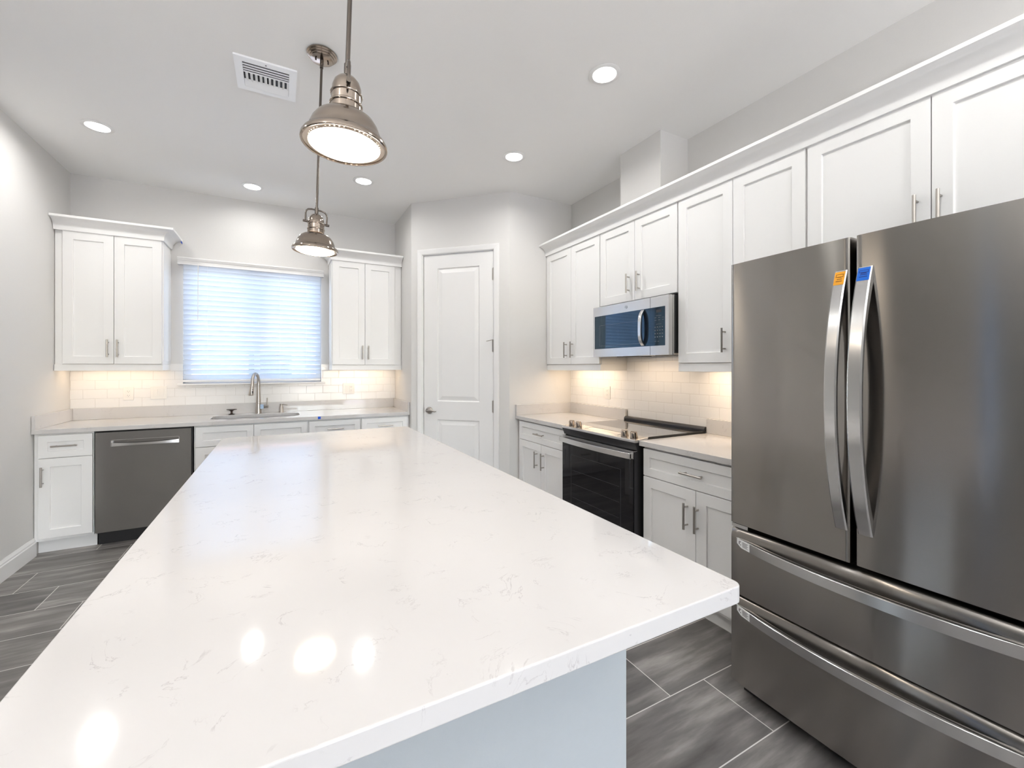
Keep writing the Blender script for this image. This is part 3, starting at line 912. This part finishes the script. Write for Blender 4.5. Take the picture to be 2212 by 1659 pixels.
# door skin with a recessed handle pocket
px0, px1, pz0, pz1 = 0.100, 0.512, 0.762, 0.805
dz0, dz1 = 0.112, 0.868
dk = MB()
dk.box(0.008, -0.022, dz0, px0, 0.010, dz1).box(px1, -0.022, dz0, 0.592, 0.010, dz1).box(px0, -0.022, dz0, px1, 0.010, pz0).box(px0, -0.022, pz1, px1, 0.010, dz1).box(px0, 0.004, pz0, px1, 0.010, pz1)
bmesh.ops.remove_doubles(dk.bm, verts=dk.bm.verts, dist=1e-5)
dd = obj('door', dk, M['dw'], dw)
ph = MB()
n = 16
rings = []
for k in range(n + 1):
    u = k / n
    x = px0 + (px1 - px0) * u
    bow = 4 * u * (1 - u)
    y = -0.023 - 0.016 * bow
    zlo, zhi = pz0 - 0.004 + 0.004 * bow, pz0 + 0.024 - 0.008 * bow
    rings.append([(x, y, zlo), (x, y, zhi), (x, y + 0.010, zhi), (x, y + 0.010, zlo)])
ph.loops(rings)
obj('handle', ph, M['steel'], dd, smooth=True)
obj('pocket', MB().box(px0 - 0.003, -0.0245, pz1, px1 + 0.003, -0.021, pz1 + 0.004).box(px0 - 0.004, -0.0245, pz0 - 0.004, px0, -0.021, pz1 + 0.004).box(px1, -0.0245, pz0 - 0.004, px1 + 0.004, -0.021, pz1 + 0.004), M['steel'], dd)

# ------------------------------------------------------------------ range
RW = 0.764
rg = thing('range', 'slide-in electric range with black glass oven door and steel control ledge', 'range', (1.930, 2.725, 0), -PI / 2)
obj('body', MB().box(0.002, 0.0, 0.02, RW - 0.002, 0.612, 0.898), M['black'], rg)
obj('foot', MB().box(0.03, 0.03, 0, RW - 0.03, 0.10, 0.0199), M['black'], rg)
obj('cooktop', MB().box(-0.002, 0.075, 0.9155, RW + 0.002, 0.60, 0.926), M['hob'], rg, bevel=0.002)
obj('side_trim', MB().box(RW + 0.0022, 0.09, 0.9155, RW + 0.005, 0.60, 0.928), M['black'], rg)
obj('rear_vent', MB().prism([(0.596, 0.926), (0.634, 0.926), (0.634, 0.948), (0.626, 0.956), (0.612, 0.956), (0.602, 0.950), (0.596, 0.940)], 'x', -0.004, RW + 0.008), M['charcoal'], rg, bevel=0.002)
cl = obj('control_ledge', MB().prism([(-0.034, 0.900), (-0.034, 0.9125), (-0.028, 0.916), (0.076, 0.9275), (0.076, 0.9155), (0.0, 0.899)], 'x', -0.006, RW + 0.008), M['steel'], rg, bevel=0.001)
obj('ledge_underside', MB().prism([(-0.031, 0.8995), (0.0, 0.899), (0.0, 0.852), (-0.010, 0.852)], 'x', -0.002, RW + 0.004), M['charcoal'], rg)
sl_ = math.atan2(0.0115, 0.104)
ledge = lambda y: 0.916 + (y + 0.028) * 0.0115 / 0.104
dp = MB()
for (xa, ya, xb, yb) in ((0.235, 0.068, 0.575, 0.070), (0.235, 0.004, 0.237, 0.070), (0.573, 0.004, 0.575, 0.070)):
    z0_, z1_ = ledge(ya), ledge(yb)
    dp.loops([[(xa, ya, z0_ + 0.0002), (xb, ya, z0_ + 0.0002), (xb, ya, z0_ + 0.0009), (xa, ya, z0_ + 0.0009)], [(xa, yb, z1_ + 0.0002), (xb, yb, z1_ + 0.0002), (xb, yb, z1_ + 0.0009), (xa, yb, z1_ + 0.0009)]])
obj('display_outline', dp, M['charcoal'], cl)
for kx in (0.066, 0.150, 0.636, 0.718):
    ky = 0.012
    kz = ledge(ky) + 0.0004
    k_ = MB().lathe([(0.0245, 0), (0.0245, 0.006), (0.0225, 0.010), (0.0215, 0.034), (0.019, 0.038), (0.002, 0.038)], 28)
    k_.prism([(-0.0215, 0.012), (0.0215, 0.012), (0.0205, 0.040), (-0.0205, 0.040)], 'y', -0.0055, 0.0055)
    k_.xform(Matrix.Translation((kx, ky, kz)) @ Matrix.Rotation(sl_, 4, 'X'))
    obj('knob', k_, M['pnickel'], rg, smooth=True)
od = obj('oven_door', MB().box(0.004, -0.034, 0.175, RW - 0.004, -0.001, 0.843), M['bglass'], rg, bevel=0.003)
obj('door_cap', MB().box(0.004, -0.036, 0.800, RW - 0.004, -0.0335, 0.842).box(0.004, -0.034, 0.8433, RW - 0.004, -0.002, 0.846), M['steel'], od)
obj('vent_slot', MB().box(0.18, -0.030, 0.8461, 0.30, -0.022, 0.847).box(0.33, -0.030, 0.8461, 0.45, -0.022, 0.847).box(0.48, -0.030, 0.8461, 0.60, -0.022, 0.847), M['black'], od)
hb = MB()
rings = []
for k in range(21):
    u = k / 20
    x = 0.006 + (RW - 0.012) * u
    y = -0.062 - 0.022 * (1 - (2 * u - 1) ** 2)
    rings.append([(x, y, 0.800), (x, y, 0.836), (x, y + 0.014, 0.836), (x, y + 0.014, 0.800)])
hb.loops(rings)
hb.box(0.006, -0.064, 0.802, 0.030, -0.034, 0.834).box(RW - 0.030, -0.064, 0.802, RW - 0.006, -0.034, 0.834)
obj('handle', hb, M['steel'], od, smooth=True, bevel=0.002)
wf = MB()
def rect_line(mb, x0, z0, x1, z1, y, wd):
    mb.box(x0, y - 0.0004, z0, x1, y, z0 + wd).box(x0, y - 0.0004, z1 - wd, x1, y, z1).box(x0, y - 0.0004, z0 + wd, x0 + wd, y, z1 - wd).box(x1 - wd, y - 0.0004, z0 + wd, x1, y, z1 - wd)
rect_line(wf, 0.115, 0.30, RW - 0.115, 0.715, -0.0341, 0.003)
obj('window_border', wf, M['rack'], od)
obj('oven_rack', MB().box(0.13, -0.0345, 0.60, RW - 0.13, -0.0341, 0.602).box(0.13, -0.0345, 0.50, RW - 0.13, -0.0341, 0.502).box(0.13, -0.0345, 0.40, RW - 0.13, -0.0341, 0.402), M['rack'], od)
obj('storage_drawer', MB().box(0.004, -0.030, 0.03, RW - 0.004, -0.001, 0.168), M['bglass'], rg, bevel=0.003)
obj('side_gasket', MB().box(RW - 0.004, -0.028, 0.18, RW - 0.0005, -0.0005, 0.84), M['charcoal'], rg)

# ------------------------------------------------------------------ microwave
MW = 0.766
mw = thing('microwave', 'stainless over-the-range microwave with black window and keypad', 'microwave', (2.205, 2.731, 1.445), -PI / 2)
obj('body', MB().box(0.006, 0.0445, 0.012, MW + 0.001, 0.360, 0.392), M['black'], mw, bevel=0.002)
obj('side_trim', MB().box(MW - 0.002, 0.038, 0.0, MW + 0.002, 0.044, 0.392), M['steel'], mw)
gz0, gz1 = 0.062, 0.320
dr_ = MB()
dr_.box(0, 0, 0, 0.018, 0.040, 0.392).box(0.018, 0, 0, 0.603, 0.040, gz0).box(0.018, 0, gz1, 0.603, 0.040, 0.392)
mdoor = obj('door', dr_, M['steel'], mw)
wg = MB().box(0.018, 0.0015, gz0, 0.603, 0.039, gz1)
win = obj('window', wg, M['mglass'], mdoor)
wi = MB(); rect_line(wi, 0.075, gz0 + 0.022, 0.50, gz1 - 0.075, 0.0014, 0.0015)
obj('screen_border', wi, M['grey'], mdoor)
hh = MB()
rings = []
for k in range(17):
    u = k / 16
    z = gz0 + 0.004 + (gz1 - gz0 - 0.008) * u
    y = -0.004 - 0.034 * (1 - (2 * u - 1) ** 4)
    rings.append([(0.524, y, z), (0.552, y, z), (0.552, y + 0.016, z), (0.524, y + 0.016, z)])
hh.loops(rings)
obj('handle', hh, M['handle'], mdoor, smooth=True, bevel=0.003)
lg = MB().cyl((0.372, 0.0002, 0.356), (0.372, -0.0016, 0.356), 0.0125, 28)
lo = obj('logo', lg, M['handle'], mdoor, smooth=True)
lt = MB()
rg_pts = [(0.372 + 0.0108 * math.cos(2 * PI * k / 28), -0.0018, 0.356 + 0.0108 * math.sin(2 * PI * k / 28)) for k in range(29)]
lt.tube(rg_pts, 0.0007, 6, cap=False)
lt.text('GE', 0.012, Matrix.Translation((0.372, -0.0019, 0.356)) @ Matrix.Rotation(PI / 2, 4, 'X') @ Matrix.Shear('XY', 4, (0.15, 0.0)))
obj('logo_lettering', lt, M['grey'], mdoor)
cp = MB().box(0.606, 0, 0, 0.734, 0.040, gz0).box(0.606, 0, gz1, 0.734, 0.040, 0.392).box(0.734, 0, 0, MW - 0.0025, 0.040, 0.392)
cpo = obj('control_panel', cp, M['steel'], mw)
obj('keypad', MB().box(0.6035, 0.0015, gz0, 0.734, 0.039, gz1), M['mglass'], cpo)
ks = MB()
for zz, n_ in ((0.262, 1), (0.248, 3), (0.232, 3), (0.205, 1)):
    for i in range(n_):
        if n_ == 1:
            ks.box(0.655, 0.0009, zz, 0.700, 0.0014, zz + 0.0018)
        else:
            ks.box(0.642 + 0.032 * i, 0.0009, zz, 0.658 + 0.032 * i, 0.0014, zz + 0.0022)
for r_ in range(4):
    for c_ in range(4):
        ks.box(0.642 + 0.021 * c_, 0.0009, 0.118 + 0.022 * r_, 0.651 + 0.021 * c_, 0.0014, 0.1235 + 0.022 * r_)
ks.box(0.640, 0.0009, 0.090, 0.656, 0.0014, 0.093).box(0.668, 0.0009, 0.090, 0.680, 0.0014, 0.093)
obj('keypad_marks', ks, M['grey'], cpo)
obj('display', MB().box(0.655, 0.0008, 0.284, 0.700, 0.0014, 0.302), M['charcoal'], cpo)
obj('underside', MB().box(0.02, 0.05, 0.006, MW - 0.02, 0.35, 0.0118), M['steel'], mw)
obj('grease_filter', MB().box(0.05, 0.20, 0.002, 0.30, 0.33, 0.0058).box(0.46, 0.20, 0.002, 0.71, 0.33, 0.0058), M['charcoal'], mw)

obj('cooktop_light', MB().box(0.33, 0.06, 0.003, 0.43, 0.11, 0.0058), M['strip'], mw)
lamp('cooktop_lamp', mw, (0.38, 0.17, -0.004), 1.0, WARM, 'RECTANGLE', 0.5, 0.12)

# ------------------------------------------------------------------ refrigerator
FX, FY, FWD = 1.661, 1.155, 0.888
fr = thing('refrigerator', 'tall dark stainless French-door refrigerator with two bottom drawers', 'refrigerator', (FX, FY, 0), -PI / 2)
CRW = 0.013
def fy(x):                       # gentle crown of the whole front
    u = 2 * x / FWD - 1
    return -CRW * (1 - u * u)
def crowned(x0, x1, z0, z1, T=0.068, n=24, edge=0.007, top_roll=0.0):
    """front skin with rounded side edges following the crown"""
    xs = [x0 + (x1 - x0) * k / n for k in range(n + 1)]
    poly = []
    for k, x in enumerate(xs):
        poly.append((x, fy(x)))
    # round the two vertical edges
    poly = [(x0, fy(x0) + edge), (x0 + edge * 0.3, fy(x0) + edge * 0.3), (x0 + edge, fy(x0 + edge))] + [p for p in poly if x0 + edge < p[0] < x1 - edge] + [(x1 - edge, fy(x1 - edge)), (x1 - edge * 0.3, fy(x1) + edge * 0.3), (x1, fy(x1) + edge)]
    back = [(x1, T), (x0, T)]
    mb = MB()
    if not top_roll:
        mb.prism(poly + back, 'z', z0, z1)
    else:
        rings = [[(x, y, z0) for x, y in poly + back]]
        for a in (0, 15, 30, 45, 60, 75, 90):
            a = math.radians(a)
            off = top_roll * 0.42 * (1 - math.cos(a))
            rings.append([(x, y + off, z1 - top_roll + top_roll * math.sin(a)) for x, y in poly] + [(x, y, z1 - top_roll + top_roll * math.sin(a)) for x, y in back])
        mb.loops(rings)
    return mb
obj('body', MB().box(0.004, 0.074, 0.035, FWD - 0.004, 0.90, 1.785), M['charcoal'], fr)
obj('base_grille', MB().box(0.02, 0.06, 0.001, FWD - 0.02, 0.075, 0.055), M['black'], fr)
obj('gasket', MB().box(0.01, 0.0685, 0.06, FWD - 0.01, 0.0735, 1.78), M['black'], fr)
LD = obj('door', crowned(0.0, 0.4365, 0.717, 1.791), M['fridge'], fr, smooth=True, angle=30)
RDr = obj('door', crowned(0.4515, FWD, 0.717, 1.791), M['fridge'], fr, smooth=True, angle=30)
D1 = obj('freezer_drawer', crowned(0.0, FWD, 0.428, 0.697, top_roll=0.045), M['fridge'], fr, smooth=True, angle=30)
D2 = obj('freezer_drawer', crowned(0.0, FWD, 0.060, 0.418, top_roll=0.045), M['fridge'], fr, smooth=True, angle=30)
obj('hinge', MB().box(0.006, 0.0, 0.7005, 0.075, 0.06, 0.714).box(FWD - 0.075, 0.0, 0.7005, FWD - 0.006, 0.06, 0.714), M['handle'], fr)

def door_handle(parent, x0, x1):
    mb = MB()
    rings = []
    z0, z1, n_ = 0.823, 1.684, 36
    for k in range(n_ + 1):
        u = k / n_
        z = z0 + (z1 - z0) * u
        b_ = (1 - abs(2 * u - 1) ** 2.2)
        xm = (x0 + x1) / 2
        yb_ = fy(xm)
        yo = yb_ - 0.006 - 0.072 * b_
        yi = min(yb_ + 0.001, yo + 0.010 + 0.016 * (1 - b_) + 0.002)
        yi = max(yi, yo + 0.006)
        rings.append([(x0, yo + 0.003, z), (x0 + 0.004, yo, z), (x1 - 0.004, yo, z), (x1, yo + 0.003, z), (x1, yi, z), (x0, yi, z)])
    mb.loops(rings)
    h = obj('handle', mb, M['handle'], parent, smooth=True, angle=35)
    return h
def hy_out(u, xm):
    return fy(xm) - 0.006 - 0.072 * (1 - abs(2 * u - 1) ** 2.2)
HL = door_handle(LD, 0.394, 0.430)
HR = door_handle(RDr, 0.459, 0.499)

def handle_label(parent, name, x0, x1, za, zb, mat, ink, lab):
    xm = (x0 + x1) / 2
    def strip(xa, xb, z0, z1, out, mb, n_=6):
        rings = []
        for k in range(n_ + 1):
            z = z0 + (z1 - z0) * k / n_
            u = (z - 0.823) / (1.684 - 0.823)
            y = hy_out(u, xm) - out
            rings.append([(xa, y, z), (xb, y, z), (xb, y + 0.0004, z), (xa, y + 0.0004, z)])
        mb.loops(rings)
    mb = MB(); strip(x0 + 0.003, x1 - 0.003, za, zb, 0.0006, mb)
    o = obj(name, mb, mat, parent)
    o['label'] = lab
    mi = MB()
    a, b_ = x0 + 0.007, x1 - 0.007
    strip(a, b_, zb - 0.010, zb - 0.0085, 0.0009, mi, 2)
    strip(a, a + 0.0016, za + 0.028, zb - 0.010, 0.0009, mi, 3)
    strip(b_ - 0.0016, b_, za + 0.028, zb - 0.010, 0.0009, mi, 3)
    strip(a + 0.005, b_ - 0.005, zb - 0.020, zb - 0.017, 0.0009, mi, 2)
    strip(a, b_, za + 0.026, za + 0.028, 0.0009, mi, 2)
    strip(a + 0.004, b_ - 0.003, za + 0.018, za + 0.021, 0.0009, mi, 2)
    strip(a + 0.002, b_ - 0.002, za + 0.011, za + 0.014, 0.0009, mi, 2)
    obj(name + '_print', mi, ink, parent)
handle_label(HL, 'orange_sticker', 0.394, 0.430, 1.635, 1.680, M['orange'], M['brownink'], 'orange sticker')
handle_label(HR, 'blue_sticker', 0.459, 0.499, 1.638, 1.681, M['blue'], M['navyink'], 'blue sticker')

def drawer_handle(parent, zt):
    mb = MB()
    rings = []
    n_ = 40
    xa, xb = 0.030, FWD - 0.030
    for k in range(n_ + 1):
        u = k / n_
        x = xa + (xb - xa) * u
        b_ = 1 - abs(2 * u - 1) ** 2.2
        yo = fy(x) - 0.004 - 0.046 * b_
        yi = max(yo + 0.005, min(fy(x) + 0.001, yo + 0.020))
        hgt = 0.036
        e = 0.012 * max(0, 1 - u / 0.02) + 0.012 * max(0, 1 - (1 - u) / 0.02)
        rings.append([(x, yo, zt - hgt + e), (x, yo, zt - 0.002), (x, yo + 0.003, zt), (x, yi, zt), (x, yi, zt - hgt + e)])
    mb.loops(rings)
    return obj('handle', mb, M['handle'], parent, smooth=True, angle=35)
def drawer_label(parent, zt):
    xa, xb = 0.030, FWD - 0.030
    def yo(x):
        u = (x - xa) / (xb - xa)
        return fy(x) - 0.004 - 0.046 * (1 - abs(2 * u - 1) ** 2.2)
    def patch(x0, x1, z0, z1, out, mb, n_=5, cut=0.0):
        rings = []
        for k in range(n_ + 1):
            x = x0 + (x1 - x0) * k / n_
            y = yo(x) - out
            zz = z0 + cut * max(0, 1 - k / 2)
            rings.append([(x, y, zz), (x, y, z1), (x, y + 0.0004, z1), (x, y + 0.0004, zz)])
        mb.loops(rings)
    mb = MB(); patch(0.034, 0.098, zt - 0.034, zt - 0.003, 0.0007, mb, 6, 0.012)
    o = obj('white_sticker', mb, M['label'], parent); o['label'] = 'white printed sticker'
    mi = MB()
    patch(0.044, 0.048, zt - 0.022, zt - 0.009, 0.001, mi, 1)
    patch(0.050, 0.056, zt - 0.024, zt - 0.021, 0.001, mi, 1)
    patch(0.050, 0.054, zt - 0.012, zt - 0.008, 0.001, mi, 1)
    for k in range(7):
        patch(0.062, 0.092 - 0.004 * (k % 3), zt - 0.0085 - 0.0032 * k, zt - 0.0072 - 0.0032 * k, 0.001, mi, 2)
    obj('sticker_print', mi, M['ink'], parent)
h = drawer_handle(D1, 0.660); drawer_label(h, 0.660)
h = drawer_handle(D2, 0.384); drawer_label(h, 0.384)

# ------------------------------------------------------------------ island
IX0, IX1, IY0, IY1 = -0.334, 0.839, 0.554, 3.261
it = obj('island_countertop', MB().loops([[(x, y, CT - 0.036) for x, y in rounded(IX0, IY0, IX1, IY1, 0.02, 5)], [(x, y, CT) for x, y in rounded(IX0, IY0, IX1, IY1, 0.02, 5)]]), M['quartz'], bevel=0.003, seg=3)
tag(it, 'large white veined quartz island worktop in the middle of the kitchen', 'worktop')
ki = thing('kitchen_island', 'pale blue-grey painted island base under the big white worktop', 'island', (0.25, 1.9, 0))
ax0, ax1, ay0, ay1 = -0.30, 0.545, -1.05, 1.34
obj('body', MB().box(ax0, ay0 + 0.121, 0.10, ax1 - 0.02, ay1, CT - 0.037), M['cab'], ki)
obj('end_wall', MB().box(ax0, ay0, 0, ax1, ay0 + 0.12, CT - 0.037), M['island'], ki)
obj('toe_kick', MB().box(ax0, ay0 + 0.121, 0, ax1 - 0.07, ay1, 0.0995), M['cab'], ki)
for k in range(4):
    y0_ = ay0 + 0.135 + k * 0.562
    m_ = MB().shaker(0.004, 0.122, 0.552, 0.868).xform(Matrix.Translation((ax1 - 0.02, y0_, 0)) @ Matrix.Rotation(PI / 2, 4, 'Z'))
    dd = obj('door', m_, M['cab'], ki, bevel=0.0012)
    hm = pull(MB(), 0.06 if k % 2 else 0.49, -0.02, 0.76, 0.142, True).xform(Matrix.Translation((ax1 - 0.02, y0_, 0)) @ Matrix.Rotation(PI / 2, 4, 'Z'))
    obj('handle', hm, M['nickel'], dd, smooth=True)

# ------------------------------------------------------------------ ceiling fittings
def can(x, y, label, power=1.0):
    t = thing('recessed_light', label, 'ceiling light', (x, y, ZC), 0, 'recessed ceiling lights')
    obj('trim_ring', MB().lathe([(0.064, -0.0005), (0.086, -0.0005), (0.088, -0.003), (0.084, -0.006), (0.066, -0.007), (0.064, -0.0045)], 40, cap=False), M['trim'], t, smooth=True)
    obj('lens', MB().lathe([(0.066, -0.0008), (0.066, -0.0045), (0.001, -0.0055)], 40), M['lens'], t)
    lamp('downlight_lamp', t, (0, 0, -0.012), CAN_W * power, CAN_COL, 'DISK', 0.12, spread=math.radians(165))
can(-1.109, 3.908, 'recessed ceiling light near the left wall, seen as a wide oval', 1.5)
can(-0.239, 4.544, 'recessed ceiling light nearest the window wall', 0.7)
can(0.631, 3.946, 'recessed ceiling light just beyond the hanging lamps, near the pantry')
can(1.590, 2.935, 'recessed ceiling light in front of the microwave cabinets', 1.7)
can(1.590, 1.872, 'largest recessed ceiling light, nearest the refrigerator', 1.25)
for x, y in ((-1.109, 2.2), (-1.109, 0.5), (1.59, 0.55), (0.25, -0.9), (1.59, -1.3), (-1.109, -1.3), (-3.6, 0.2)):  # unseen ceiling lights added for fill
    can(x, y, 'added recessed fill light out of the picture, behind the camera', 1.1 if x > 1 else 0.5)

def pendant(x, y, label, yaw):
    """origin on the ceiling; the rod hangs very slightly out of plumb as in the photo"""
    t = thing('pendant_lamp', label, 'pendant lamp', (x, y, ZC), 0, 'pendant lamps over the island')
    T = Matrix.Rotation(math.radians(1.8), 4, 'Y')
    zr = -(ZC - 1.966)                           # rim height below the ceiling
    T2 = T @ Matrix.Translation((0, 0, zr))
    Tz = T2 @ Matrix.Rotation(yaw, 4, 'Z')
    cn = MB().lathe([(0.072, -0.0005), (0.0745, -0.004), (0.0745, -0.009), (0.067, -0.012), (0.067, -0.017), (0.059, -0.020), (0.059, -0.026), (0.050, -0.030), (0.002, -0.030)], 40)
    c_ = obj('canopy', cn, M['pnickel'], t, smooth=True)
    for s_ in (-1, 1):
        obj('screw', MB().cyl((0.030 * s_, 0.004 * s_, -0.0302), (0.030 * s_, 0.004 * s_, -0.041), 0.004, 12), M['bronze'], c_, smooth=True)
    rod = MB().cyl((0, 0, -0.031), (0, 0, -0.075), 0.0085, 14).cyl((0, 0, -0.07), (0, 0, zr + 0.225), 0.0062, 14)
    obj('rod', rod.xform(T), M['rodmetal'], t, smooth=True)
    # socket housing with two ribs and a domed cap
    hp = [(0.001, 0.196), (0.012, 0.194), (0.024, 0.188), (0.033, 0.177), (0.0375, 0.163), (0.0385, 0.146), (0.0415, 0.145), (0.0425, 0.142), (0.0415, 0.139), (0.0395, 0.138), (0.0400, 0.118), (0.0425, 0.117), (0.0435, 0.114), (0.0425, 0.111), (0.0405, 0.110), (0.0415, 0.094)]
    obj('socket_housing', MB().lathe(hp[::-1], 40).xform(T2), M['pnickel'], t, smooth=True, angle=50)
    # bell shade: outer skin, rolled rim and inner skin
    sp = [(0.0412, 0.0938), (0.048, 0.088), (0.062, 0.083), (0.075, 0.073), (0.085, 0.058), (0.092, 0.040), (0.096, 0.022), (0.0985, 0.020), (0.1075, 0.017), (0.1115, 0.010), (0.1120, 0.002), (0.1095, 0.0), (0.1060, 0.001), (0.1055, 0.010), (0.094, 0.018), (0.088, 0.040), (0.078, 0.060), (0.058, 0.078), (0.040, 0.086)]
    sh = obj('shade', MB().lathe(sp, 56, cap=False).xform(T2), M['pnickel'], t, smooth=True, angle=50)
    obj('lens_ring', MB().lathe([(0.1062, 0.0008), (0.1062, 0.006), (0.0925, 0.006), (0.0925, 0.0012)], 56, cap=False).xform(T2), M['lensring'], sh, smooth=True)
    obj('lens', MB().lathe([(0.0925, 0.006), (0.0920, 0.001), (0.082, -0.004), (0.06, -0.009), (0.03, -0.0115), (0.001, -0.012)], 48, cap=True).xform(T2), M['plens'], sh)
    yk = [(-0.052, 0, 0.146), (-0.052, 0, 0.190), (-0.049, 0, 0.203), (-0.041, 0, 0.212), (-0.025, 0, 0.216), (0, 0, 0.217), (0.025, 0, 0.216), (0.041, 0, 0.212), (0.049, 0, 0.203), (0.052, 0, 0.190), (0.052, 0, 0.146)]
    obj('yoke', MB().tube(yk, 0.0042, 12).cyl((0, 0, 0.192), (0, 0, 0.228), 0.009, 16).xform(Tz), M['rodmetal'], t, smooth=True)
    for s_ in (-1, 1):
        obj('pivot_screw', MB().cyl((0.039 * s_, 0, 0.148), (0.064 * s_, 0, 0.148), 0.0062, 16).xform(Tz), M['rodmetal'], t, smooth=True)
    L = lamp('pendant_bulb', t, T2 @ Vector((0, 0, -0.016)), PEND_W, PEND_COL, 'DISK', 0.17, spread=math.radians(170))
    return t
pendant(0.184, 1.254, 'bell-shaped nickel pendant lamp closest overhead, its canopy cut off above', math.radians(88))
pendant(0.184, 2.455, 'smaller-looking nickel pendant lamp hanging farther down the island', math.radians(10))

v = thing('ceiling_vent', 'square white air register with dark louvres in the ceiling', 'air vent', (-0.078, 2.807, ZC), 0)
vf = MB()
for a, b_, c_, d_ in ((-0.150, -0.153, 0.150, -0.112), (-0.150, 0.112, 0.150, 0.153), (-0.150, -0.112, -0.112, 0.112), (0.112, -0.112, 0.150, 0.112)):
    vf.prism([(a, b_), (c_, b_), (c_, d_), (a, d_)], 'z', -0.010, -0.0005)
obj('frame', vf, M['register'], v)
obj('duct', MB().box(-0.112, -0.112, -0.0022, 0.112, 0.112, -0.0006), M['duct'], v)
obj('louvre', MB().box(-0.111, -0.111, -0.0065, 0.111, -0.094, -0.0045).box(-0.111, -0.086, -0.0065, 0.111, -0.072, -0.0045).box(-0.111, -0.064, -0.0065, 0.111, -0.050, -0.0045).box(-0.111, -0.042, -0.0065, 0.111, -0.030, -0.0045), M['louver'], v)
obj('louvre', MB().box(-0.111, -0.094, -0.012, 0.111, -0.0915, -0.003).box(-0.111, -0.0715, -0.012, 0.111, -0.069, -0.003).box(-0.111, -0.0495, -0.012, 0.111, -0.047, -0.003).box(-0.111, -0.030, -0.013, 0.111, -0.0275, -0.003), M['register'], v)
for k in range(10):
    x = -0.102 + k * 0.0227
    obj('fin', MB().prism([(x, -0.003), (x + 0.010, -0.003), (x + 0.0125, -0.014), (x + 0.0115, -0.015), (x + 0.003, -0.006), (x - 0.001, -0.004)] if k < 5 else [(x, -0.003), (x + 0.010, -0.003), (x + 0.006, -0.006), (x, -0.015), (x - 0.001, -0.014)], 'y', -0.026, 0.048), M['register'], v)
obj('far_blade', MB().prism([(0.048, -0.004), (0.111, -0.014), (0.111, -0.011), (0.050, -0.0025)], 'x', -0.111, 0.111), M['register'], v)
obj('screw', MB().cyl((0, -0.132, -0.0098), (0, -0.132, -0.012), 0.0035, 12), M['louver'], v)

# ------------------------------------------------------------------ unseen floor lamps added to brighten the ceiling
def fill_torchiere(x, y, label):
    t = thing('fill_lamp', label, 'floor lamp', (x, y, 0), 0, 'added fill uplights')
    obj('base', MB().lathe([(0.14, 0.0005), (0.14, 0.015), (0.03, 0.03), (0.012, 0.04)], 32), M['nickel'], t, smooth=True)
    obj('pole', MB().cyl((0, 0, 0.04), (0, 0, 1.72), 0.011, 14), M['nickel'], t, smooth=True)
    obj('bowl', MB().lathe([(0.02, 1.72), (0.10, 1.745), (0.17, 1.80), (0.19, 1.84), (0.183, 1.84), (0.16, 1.805), (0.09, 1.76), (0.01, 1.745)], 40, cap=False), M['nickel'], t, smooth=True)
    obj('bulb', MB().lathe([(0.015, 1.75), (0.045, 1.775), (0.05, 1.80), (0.035, 1.825), (0.002, 1.83)], 20), M['plens'], t, smooth=True)
    lamp('uplight', t, (0, 0, 1.845), FILL_W, CAN_COL, 'DISK', 0.3, rot=(PI, 0, 0))
fill_torchiere(0.95, -1.9, 'added nickel fill lamp behind the camera, towards the range wall')
fill_torchiere(-1.9, -0.4, 'added nickel fill lamp in the living space behind the camera, towards the far wall')
